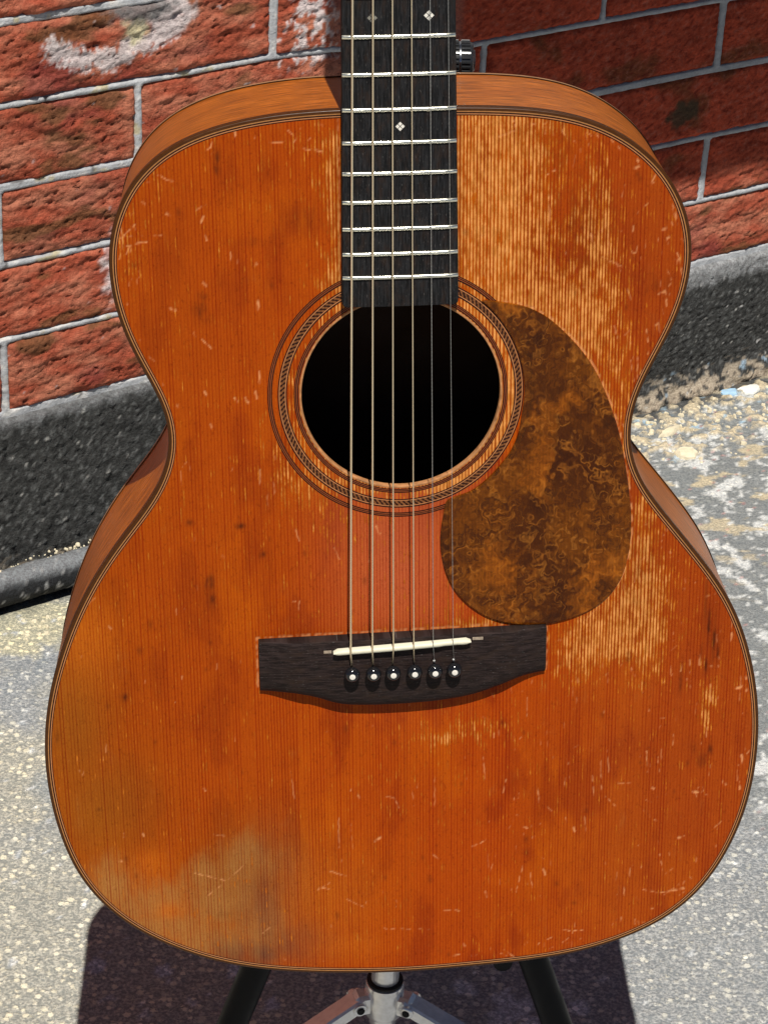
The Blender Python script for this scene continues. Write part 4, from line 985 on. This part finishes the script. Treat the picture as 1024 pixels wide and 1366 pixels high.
# ---- fretboard
def fbw(y): return 27.35 + (281.5 - y) * .0135
def fretboard():
    ys = [184.2, 184.6, 185.4, 187.0] + list(np.linspace(190, 632, 60)); V = []; nx = 13
    for i, y in enumerate(ys):
        w = fbw(y) - [1.6, .8, .25, 0][i] if i < 4 else fbw(y)
        yy = y
        row = [(-w, 0.25)] + [(-w, 5.7), (-w + .35, 6.25)] + [(w * t, 7.0 - .62 * t * t) for t in np.linspace(-.96, .96, nx)] + [(w - .35, 6.25), (w, 5.7), (w, 0.25)]
        for x_, z in row: V.append((x_, yy, z))
    m = nx + 6; F = []
    for i in range(len(ys) - 1):
        for j in range(m - 1): F.append((i * m + j, (i + 1) * m + j, (i + 1) * m + j + 1, i * m + j + 1))
        F.append((i * m, i * m + m - 1, (i + 1) * m + m - 1, (i + 1) * m))
    F.append(tuple(range(m))); F.append(tuple((len(ys) - 1) * m + j for j in range(m - 1, -1, -1)))
    return gpart('fretboard', V, F, M_ebony, smooth=True, autos=35)
fb = fretboard()
prof = [(-1.05, 0), (-.95, .5), (-.6, .88), (0, 1.05), (.6, .88), (.95, .5), (1.05, 0)]
for k in range(1, 21):
    y = 632 * 2 ** (-k / 12); w = fbw(y) - .25; V = []; N = 18; y += (.0)
    for i in range(N + 1):
        t = -1 + 2 * i / N; e = max(0, abs(t) - .97) / .03; zt = 7.0 - .62 * t * t * .92
        for (dy, dz) in prof: V.append((w * t, y + dy, zt + dz * (1 - .75 * e)))
    F = [(i * 7 + j, (i + 1) * 7 + j, (i + 1) * 7 + j + 1, i * 7 + j + 1) for i in range(N) for j in range(6)]
    F.append(tuple(range(7))); F.append(tuple(N * 7 + j for j in range(6, -1, -1)))
    gpart('fret', V, F, M_nickel, fb, smooth=True, autos=60)
# snowflake inlays: four small diamonds round a centre cross
def inlay(cx, cy, s=1.0, dark=False):
    V = []; F = []; z = 7.06 - .62 * (cx / 28) ** 2
    def dia(x, y, a):
        n0 = len(V)
        for dx_, dy_ in ((0, -a), (a, 0), (0, a), (-a, 0)): V.append((x + dx_ * s, y + dy_ * s, z))
        F.append((n0, n0 + 1, n0 + 2, n0 + 3))
    for (dx_, dy_) in ((1.35, 0), (-1.35, 0), (0, 1.35), (0, -1.35)): dia(cx + dx_ * s, cy + dy_ * s, 1.12)
    gpart('inlay', V, F, M_inlayd if dark else M_pearl, fb)
M_inlayd = simple('dirty_pearl', (.20, .19, .16), .4, nscale=900, var=.6)
inlay(14.1, 325.4, .98); inlay(-12.4, 324.8, .98, True); inlay(.3, 273.4, .9)
for yy in (368.9 + 10, 409 + 12, 487, 545): inlay(0, yy, 1.0)

# neck, heel, nut, headstock and tuners (all above the picture or behind the board)
def neck():
    V = []; ys = [262, 281, 300, 330, 360] + list(np.linspace(400, 632, 8)); n = 15
    for y in ys:
        w = fbw(y) - .3; dp = {262: 78, 281: 78, 300: 46, 330: 27, 360: 22}.get(int(y), 20)
        hw = w if y > 281 else w * .8
        for i in range(n):
            a = math.pi * i / (n - 1); e = .9 if dp < 30 else .55
            x = math.cos(a) * w * (1 if dp < 30 else (1 - .55 * min(1, math.sin(a) * 1.0) ** 1.0))
            V.append((math.copysign(abs(math.cos(a)) ** (.8 if dp < 30 else .45) * w * (1 if dp < 30 else (1 - .45 * math.sin(a))), math.cos(a)), y, .2 - math.sin(a) * dp))
    F = [(i * n + j, i * n + j + 1, (i + 1) * n + j + 1, (i + 1) * n + j) for i in range(len(ys) - 1) for j in range(n - 1)]
    F += [(i * n, (i + 1) * n, (i + 1) * n + n - 1, i * n + n - 1) for i in range(len(ys) - 1)]
    F.append(tuple(range(n))); F.append(tuple((len(ys) - 1) * n + j for j in range(n)))
    gpart('neck', V, F, M_mahneck, smooth=True, autos=50)
neck()
V, F = box_geo(-22, 22, 632, 637, 2, 9.5, .6); gpart('nut', V, F, M_bone)
V = []; hs = [(-23, 637), (-31, 660), (-36, 830), (36, 830), (31, 660), (23, 637)]
for z0 in (0, 1):
    for x_, y_ in hs: V.append((x_, y_, (2 - (y_ - 637) * .25) - (0 if z0 else 15)))
F = [tuple(range(5, -1, -1)), tuple(range(6, 12))] + [(i, (i + 1) % 6, 6 + (i + 1) % 6, 6 + i) for i in range(6)]
hd = gpart('headstock', V, F, M_brown)
for sx in (-1, 1):
    for yy in (685, 730, 775):
        zc = 2 - (yy - 637) * .25 - 7
        V, F = tube_geo([(sx * 33, yy, zc), (sx * 44, yy, zc)], 2.4, 12)
        tn = gpart('tuner', V, F, M_chrome, hd)
        V, F = box_geo(min(sx * 43, sx * 56), max(sx * 43, sx * 56), yy - 8, yy + 8, zc - 3.5, zc + 3.5, 1.4); gpart('button', V, F, M_bone, None)

# ---- strings and pins
SX_S = [-27.67, -16.35, -5.45, 5.22, 15.4, 25.82]
SX_F = [-22.36, -12.69, -3.48, 5.62, 14.36, 23.05]
SY_S = [-1.9, -1.35, -.8, -.25, .2, .6]
PINS = [(-27.07, -14.6), (-15.9, -14.8), (-5.6, -14.8), (5.6, -14.7), (16.3, -14.7), (26.5, -14.5)]
RAD = [.54, .46, .37, .31, .18, .13]
for i in range(6):
    sl = (SX_F[i] - SX_S[i]) / 296.5
    zs = 12.7 - 1.1 * abs((i * 10.7 + 9) / 72 - .45) * 1.2 + .05
    ys_ = SY_S[i]
    xn = SX_S[i] + sl * 632
    pts = [(xn, 634, 9.6), (SX_S[i] + sl * 100, 100, zs - (zs - 9.6) * 100 / 634)]
    pts += [(SX_S[i], ys_ + .5, zs + RAD[i] * .7), (SX_S[i] + (PINS[i][0] - SX_S[i]) * .1, ys_ - 1.2, zs - .5 + RAD[i] * .3), (PINS[i][0], PINS[i][1] + 4.3, 9.7), (PINS[i][0], PINS[i][1] + 3.2, 7.6)]
    V, F = tube_geo(pts, RAD[i], 10)
    gpart('string', V, F, M_bronze if i < 4 else M_steel, smooth=True, autos=60)
    px, py = PINS[i]
    if i >= 4:      # ball-end twists of the plain strings
        V, F = tube_geo([(px - .2, py + 5.2, 10.0), (px, py + 3.8, 9.0)], .55, 8); gpart('string_wrap', V, F, M_chrome)
    prof_ = [(2.6, 0), (2.7, 1.2), (2.8, 2.0), (3.6, 2.6), (4.05, 3.7), (4.05, 4.7), (3.7, 5.9), (2.9, 6.8), (1.8, 7.25), (.8, 7.35)]
    V, F = lathe_geo(prof_, (px, py, 8.0), (0, 0, 1), 28)
    pn_ = gpart('bridge_pin', V, F, M_pin, bridge_o, smooth=True, autos=50)
    V, F = lathe_geo([(1.55, 0), (1.55, .22), (1.2, .32), (.4, .36)], (px, py, 15.12), (0, 0, 1), 20)
    d_ = gpart('pin_dot', V, F, M_pearl, pn_, smooth=True, autos=50)

# ------------------------------------------------------------------ stand
def WP(x, y, z): return Vector((x, y, z + CAMH * 1000)) * MMM
HUB = (17, 1110, -955)
stand = empty('guitar_stand', (HUB[0] * MMM, HUB[1] * MMM, 0), 'folding tripod guitar stand with black tube legs and chrome hub, under the guitar', 'guitar stand')
SO = Vector(stand.location)
def spart(name, V, F, mat, smooth=True, autos=40, parent=None):
    return mesh_py(name, [Vector(v) - SO for v in V], F, mat, parent or stand, smooth, autos)
V, F = tube_geo([WP(17, 1112, -985), WP(17, 1112, -700)], .0090, 24); spart('lower_tube', V, F, M_chrome)
V, F = tube_geo([WP(17, 1112, -700), WP(-6, 1122, -345)], .0080, 20); spart('upright_tube', V, F, M_blackpaint)
# hub: chrome collar with a raised rim and two clevis ears
V, F = lathe_geo([(.0092, -.016), (.0122, -.015), (.0128, -.013), (.0128, .006), (.0120, .009), (.0098, .010)], WP(17, 1112, -962), (0, 0, 1), 32)
hub = spart('hub_collar', V, F, M_chrome)
V, F = lathe_geo([(.0092, 0), (.0118, .0005), (.0118, .0022), (.0092, .0026)], WP(17, 1112, -952.5), (0, 0, 1), 32)
spart('rubber_ring', V, F, M_rubber)
pivot = WP(17, 1112, -716)
V, F = lathe_geo([(.009, -.02), (.019, -.018), (.021, 0), (.019, .018), (.009, .02)], pivot, (0, 0, 1), 28); spart('leg_collar', V, F, M_blackpaint)
feet = [(-102, 1053, -1028), (156, 1073, -1028), (17, 1360, -1028)]
for k, ft in enumerate(feet):
    f_ = WP(*ft); d = (f_ - pivot); 
    st = pivot + Vector((d.x, d.y, 0)).normalized() * .018
    V, F = tube_geo([st, f_], .0095, 22); leg = spart('leg', V, F, M_blackpaint)
    V, F = tube_geo([f_ - d.normalized() * .03, f_ + d.normalized() * .004], .0125, 20); spart('rubber_foot', V, F, M_rubber, parent=None)
    # strut from hub ear to leg
    hb = WP(17, 1112, -966); hdv = Vector((d.x, d.y, 0)).normalized()
    if k < 2: hdv = (Vector((-1 if k == 0 else 1, -.35, 0))).normalized()
    ear = hb + hdv * .0185
    on = pivot + d * .965
    side = hdv.cross(Vector((0, 0, 1))).normalized()
    # clevis ear plates
    V = []; F = []
    c0 = hb + hdv * .009
    m = Matrix((hdv, side, Vector((0, 0, 1)))).transposed().to_4x4(); m.translation = hb
    v, f = box_geo(.008, .0205, -.0060, .0060, -.0085, .0075, .0022); spart('ear', xf(v, m), f, M_chrome, True, 30)
    sv = (on - ear).normalized(); up_ = side.cross(sv).normalized()
    m2 = Matrix((sv, side, up_)).transposed().to_4x4(); m2.translation = ear
    L = (on - ear).length
    v, f = box_geo(-.006, L, -.0072, .0072, -.0050, .0050, .0014); strut = spart('strut', xf(v, m2), f, M_chrome, True, 30)
    v, f = lathe_geo([(.0042, -.009), (.0046, -.0085), (.0046, .0085), (.0040, .0092), (.0022, .0096)], ear, side, 20); spart('rivet', v, f, M_chrome)
    for sg_ in (-1, 1):
        v, f = lathe_geo([(.0026, .0097), (.0022, .0102), (.0008, .0102)], ear, side * sg_, 16); spart('rivet_head', v, f, M_blackpaint)
# cradle arms under the body and the neck rest
for sx in (-1, 1):
    pts = [WP(17, 1112, -850), WP(17 + sx * 40, 1100, -848), WP(17 + sx * 62, 1070, -846), WP(17 + sx * 66, 1005, -843)]
    V, F = tube_geo(pts, .0055, 14); arm = spart('cradle_arm', V, F, M_blackpaint)
    pts = [WP(17 + sx * 63, 1062, -836), WP(17 + sx * 66, 1006, -833)]
    V, F = tube_geo(pts, .0075, 14); spart('foam_sleeve', V, F, M_rubber)
V, F = tube_geo([WP(17, 1112, -850), WP(16, 1112, -842)], .014, 20); spart('cradle_block', V, F, M_blackpaint)
def GP(x, y, z): return (G @ Vector((x, y, z)) + T) * MMM
V, F = tube_geo([WP(-6, 1122, -345), WP(-6, 1122, -322)], .012, 20); spart('clamp_block', V, F, M_blackpaint)
V, F = tube_geo([WP(-6, 1122, -335), WP(-4, 1105, -330), GP(0, 300, -50)], .0055, 14); spart('neck_rest', V, F, M_blackpaint)
def GP(x, y, z): return WP(x, y, z)
V, F = tube_geo([WP(-6, 1122, -349.5), WP(18, 1140, -349.5)], .004, 14); spart('knob_shaft', V, F, M_chrome)
# knurled knob at the end of the neck rest, beside the fretboard
kc = (22.5, 1140.0, -349.5); ax = Vector((1, .05, .02)).normalized()
prof_k = [(5.0, -8), (9.2, -7.7), (9.8, -7), (9.8, 9.6), (9.2, 10.8), (8.0, 11.3), (5.6, 11.6), (5.4, 12.2), (3.2, 12.6), (.8, 12.7)]
V, F = lathe_geo(prof_k, kc, ax, 40)
KM = simple('black_knob_plastic', (.02, .021, .023), .28, nscale=500, spec=.6)
knob = spart('clamp_knob', [GP(*v) for v in V], F, KM)
a_ = ax.orthogonal().normalized(); b_ = ax.cross(a_)
M_ridge = simple('chrome_ridge', (.55, .57, .60), .2, metal=1.0, nscale=300)
VV = []; FF = []
for k in range(26):
    t = 2 * math.pi * k / 26; rd = a_ * math.cos(t) + b_ * math.sin(t); tn = ax.cross(rd)
    for (l0, l1) in ((-6, 3.4), (5.0, 9.4)):
        n0 = len(VV); o = Vector(kc)
        for hgt, hw in ((9.5, .75), (10.6, .42)):
            for l in (l0, l1):
                for s_ in (-1, 1): VV.append(GP(*(o + ax * l + rd * hgt + tn * hw * s_)))
        FF += [(n0, n0 + 2, n0 + 3, n0 + 1), (n0 + 4, n0 + 5, n0 + 7, n0 + 6), (n0, n0 + 1, n0 + 5, n0 + 4), (n0 + 2, n0 + 6, n0 + 7, n0 + 3), (n0, n0 + 4, n0 + 6, n0 + 2), (n0 + 1, n0 + 3, n0 + 7, n0 + 5)]
spart('knob_ridges', VV, FF, KM, False, None)
V, F = lathe_geo([(9.8, 3.9), (10.0, 3.95), (10.0, 4.5), (9.8, 4.55)], kc, ax, 40); spart('knob_ring', [GP(*v) for v in V], F, M_ridge)
